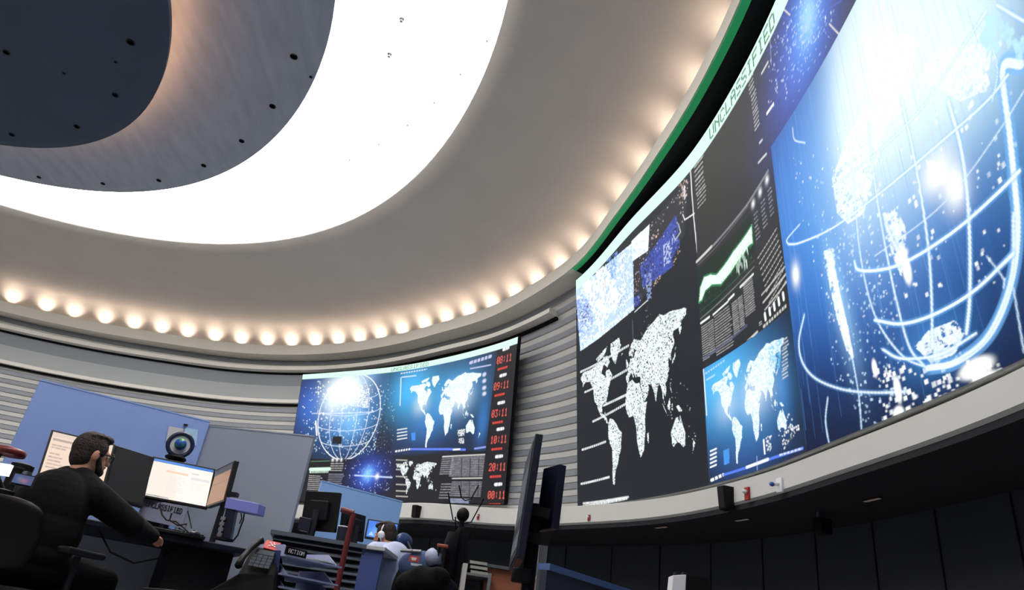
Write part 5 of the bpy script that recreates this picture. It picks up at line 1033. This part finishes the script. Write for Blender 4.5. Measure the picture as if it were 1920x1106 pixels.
# coat stand with a long black coat
cs = at(868, 965, 5.2); O = V(cs.x, cs.y, 0); o = root('coat_stand', 'black coat stand with thin wire hooks below the far display', 'coat stand', O)
obj('pole', MB(O).tube([V(cs.x, cs.y, .03), cs], .018), m_black, o); obj('knob', MB(O).ell(cs, (.045,.045,.05)), m_black, o, smooth=True); obj('base', MB(O).lathe(V(cs.x, cs.y, 0), [(.15,0),(.15,.02),(.03,.04)], 24), m_black, o)
for k, (dx, dz, cz) in enumerate(((-.13,.14,-.06),(.13,.13,-.06),(-.06,.2,.1),(.08,.22,.1),(-.05,-.02,-.18),(.10,-.06,-.18))): obj('hook', MB(O).tube([cs+V(0,0,cz), cs+V(dx*.5,.02,cz+.02), cs+V(dx,.0,dz)], .005, 6), m_black, o)
ct = MB(O); rs = []
for k, (x0, x1, y) in enumerate(((858,876,985),(850,877,1005),(843,878,1030),(838,877,1058),(833,873,1085),(829,870,1112),(826,868,1150))):
    a, b = at(x0, y, 5.17), at(x1, y, 5.17); c = (a+b)/2; w = (b-a).length/2; c.y += .03
    rs.append([c+V(w*math.cos(t)*(1+.06*math.sin(5*t+k)), (.06+.012*k)*math.sin(t)*(1+.12*math.sin(6*t)), 0) for t in [2*math.pi*i/28 for i in range(28)]])
co = root('long_coat', 'long black coat hanging on the coat stand', 'coat', V(cs.x, cs.y, rs[-1][0].z)); ct.o = co.location.copy(); ct.loft(rs); obj('cloth', ct, m_jacket, co, smooth=True, sub=1)
sl = MB(co.location); sl.tube([at(850,1000,5.1), at(842,1035,5.08), at(838,1075,5.08), at(836,1100,5.08)], [.04,.05,.045,.04], 12); obj('sleeve', sl, m_jacket, co, smooth=True)
ar = at(830, 1024, 5.0); o = root('wooden_chair', 'small chair back top of reddish wood left of the long black coat', 'chair', V(ar.x, ar.y, 0)); obj('top_rail', MB(V(ar.x, ar.y, 0)).box(ar, (.075,.05,.022)), mat('reddish wood', (150, 78, 62), .5), o, bevel=.006)
for k in (-1, 1): obj('post', MB(V(ar.x, ar.y, 0)).tube([ar+V(k*.022,0,-.01), V(ar.x+k*.022, ar.y, .45)], .008), m_dark, o)
obj('seat', MB(V(ar.x, ar.y, 0)).box(V(ar.x, ar.y+.10, .44), (.26,.24,.03)), m_dark, o)
for sx in (-1,1):
    for sy in (0,1): obj('leg', MB(V(ar.x, ar.y, 0)).box(V(ar.x+sx*.11, ar.y+sy*.2, .2125), (.03,.03,.425)), m_dark, o)

# ------------------------------------------------------------------ monitor post, cabinets, counter and the device on the lower wall
mp_ = at(1000, 1000, 4.05); O = V(mp_.x, mp_.y, 0); o = root('monitor_post', 'black post carrying two tall edge-on monitors before the slatted wall', 'stand', O)
topm = at(1008, 985, 4.0); obj('post', MB(O).tube([O, V(O.x, O.y, topm.z+.12)], .035, 12), m_black, o); obj('base', MB(O).lathe(O, [(.2,0),(.2,.02),(.05,.04)], 24), m_black, o)
obj('clamp', MB(O).box(at(984,1080,4.0)+V(-.02,0,0), (.10,.08,.07)), m_black, o, bevel=.01)
for y in (960, 1010): obj('arm', MB(O).box(at(1006, y, 4.0), (.14,.06,.05)), m_black, o)
def edge_monitor(label, px, Y0, Y1, m, paint=None):
    # px: top and bottom of the near vertical edge; the panel runs back from Y0 to Y1
    A = at(*px[0], Y0); B = at(*px[1], Y0); A2 = at(*px[2], Y1); A2.z = A.z+(A2.z-A.z)*.0; d = A2-A; n = V(d.y, -d.x, 0).normalized()
    rt = root('monitor', label, 'monitor', V(B.x, B.y, B.z)); O = rt.location
    B2 = B+d; obj('casing', MB(O).slab([A, A2, B2, B], n*px[3]), m, rt, bevel=.006)
    if paint:
        ux = d.normalized(); uz = (A-B).normalized(); w, h = d.length-.04, (A-B).length-.04; b = B-n*.004+ux*.02+uz*.02; s_ = Surf(lambda u: b+ux*(w*(1-u)), lambda u: b+ux*(w*(1-u))+uz*h); c = Cv(160, 240, None, (0,0,0)); paint(c); panel('screen', s_, c, 80, 120, 0, 1, screen_mat('edge screen picture', .4), rt)
    return rt
def paint_edge(c):
    c.im[:] = lin(16,20,28); c.lines((.05,.8),(.95,.35), 26, lin(170,180,190), 8, 2.2, .8, raw=True); c.lines((.05,.22),(.95,.08), 8, lin(190,196,204), 8, 2.4, .9, raw=True)
edge_monitor('nearer of two edge-on monitors, tall and dark, left of the black post', ((1004,812),(968,1046),(990,832),.045), 3.9, 4.55, m_navy, paint_edge)
edge_monitor('shorter navy monitor back seen right of the black post', ((1049,869),(1034,990),(1020,864),.05), 4.0, 4.16, m_navy)
wp = at(1020, 1012, 4.5); o = root('grey_post', 'pale grey upright beside the black monitor post', 'post', V(wp.x, wp.y, 0)); obj('post', MB().box((0,0,wp.z/2), (.05,.05,wp.z)), mat('pale grey upright', (170,172,174), .5), o, bevel=.004); obj('foot', MB().box((0,0,.01), (.2,.2,.02)), m_metal, o)
c0 = at(912, 1057, 5.1); c1 = atz(986, 1068, c0.z); cx_ = V((c1-c0).x, (c1-c0).y, 0); Lb = cx_.length; cx_.normalize(); ang = math.atan2(cx_.y, cx_.x)
rt = root('low_cabinet', 'low brown wooden cabinet left of the black monitor post', 'cabinet', V(c0.x, c0.y, 0), ang); obj('body', MB().box((Lb/2,.22,(c0.z-.02)/2), (Lb,.42,c0.z-.02)), mat('brown wood', (150, 92, 66), .5, noise=.1, nscale=6, stretch=(1,1,8)), rt, bevel=.004); obj('top', MB().box((Lb/2,.21,c0.z-.01), (Lb+.03,.46,.02)), mat('grey top', (90,94,100), .4), rt)
obj('door', MB().box((Lb/2,.003,c0.z*.48), (Lb*.92,.012,c0.z*.85)), mat('brown wood', (150,92,66)), rt)
c2 = at(1013, 1078, 5.0); rt = root('low_cabinet', 'narrow brown cabinet right of the black monitor post', 'cabinet', V(c2.x+.08, c2.y+.2, 0), ang); obj('body', MB().box((0,0,(c2.z-.02)/2), (.2,.36,c2.z-.02)), MATS['brown wood'], rt, bevel=.004); obj('top', MB().box((0,0,c2.z-.01), (.22,.38,.02)), MATS['grey top'], rt)
g0 = at(873, 1056, 5.0); rt = root('file_cabinet', 'open grey file cabinet between the black coat and the brown cabinet', 'cabinet', V(g0.x, g0.y, 0), ang); gz = g0.z; m_fc = mat('file grey', (120,126,130), .5); m_fcw = mat('file pale edge', (200,200,196), .5)
obj('side_panel', MB().box((.0,.2,gz/2), (.03,.42,gz)), m_fcw, rt); obj('side_panel', MB().box((.17,.2,gz/2-.02), (.02,.42,gz-.04)), m_fc, rt); obj('back_panel', MB().box((.085,.40,gz/2-.02), (.15,.02,gz-.04)), m_fc, rt)
for z in (gz-.06, gz-.32): obj('shelf', MB().box((.085,.2,z), (.15,.4,.015)), m_fc, rt)
for k in range(3): o = root('binder', ('top','middle','lowest')[k]+' of the dark binders lying on the grey file cabinet', 'binder', V(g0.x, g0.y, gz-.052+k*.0)+cx_*.085+V(-cx_.y, cx_.x, 0)*.2+up*((2-k)*.03), ang+.05*k); obj('cover', MB().box((0,0,.013), (.12,.28,.026)), m_dark, o, bevel=.003); obj('pages', MB().box((.004,-.003,.013), (.118,.278,.018)), mat('pages', (170,168,160), .8), o)
k0 = at(1030, 1056, 3.65); k1 = at(1190, 1106, 3.0); k1.z = k0.z; kd = V((k1-k0).x, (k1-k0).y, 0); k1b = atz(1190, 1108, k0.z); kd = V((k1b-k0).x, (k1b-k0).y, 0); Lk = kd.length+.3; kd.normalize()
rt = root('counter', 'dark counter with a blue edge at the bottom right of the post', 'counter', V(k0.x, k0.y, 0), math.atan2(kd.y, kd.x)); obj('front_panel', MB().box((Lk/2,.03,(k0.z-.03)/2), (Lk,.04,k0.z-.03)), mat('counter front', (44,50,64), .6), rt); obj('top_edge', MB().box((Lk/2,.03,k0.z-.015), (Lk,.07,.03)), mat('counter edge', (84,110,160), .35), rt)
dv_p = at(1290, 1092, 6.6); o = root('boxed_device', 'white and black boxed device on a stand before the dark lower wall', 'device', V(dv_p.x, dv_p.y, 0)); O = o.location
obj('white_case', MB(O).slab([at(1262,1078,6.6), at(1287,1077,6.6), at(1285,1120,6.6), at(1258,1120,6.6)], V(0,.16,0)), m_wp, o, bevel=.006); obj('black_case', MB(O).slab([at(1288,1076,6.6), at(1330,1082,6.6), at(1332,1124,6.6), at(1286,1120,6.6)], V(0,.18,0)), m_black, o, bevel=.006)
for x in (1266, 1281): obj('knob', MB(O).ell(at(x, 1077, 6.65), (.02,.02,.02)), m_dark, o, smooth=True)
obj('stand', MB(O).box(V(dv_p.x, dv_p.y+.1, (at(1290,1122,6.6).z)/2), (.08,.08,at(1290,1122,6.6).z)), m_dark, o)
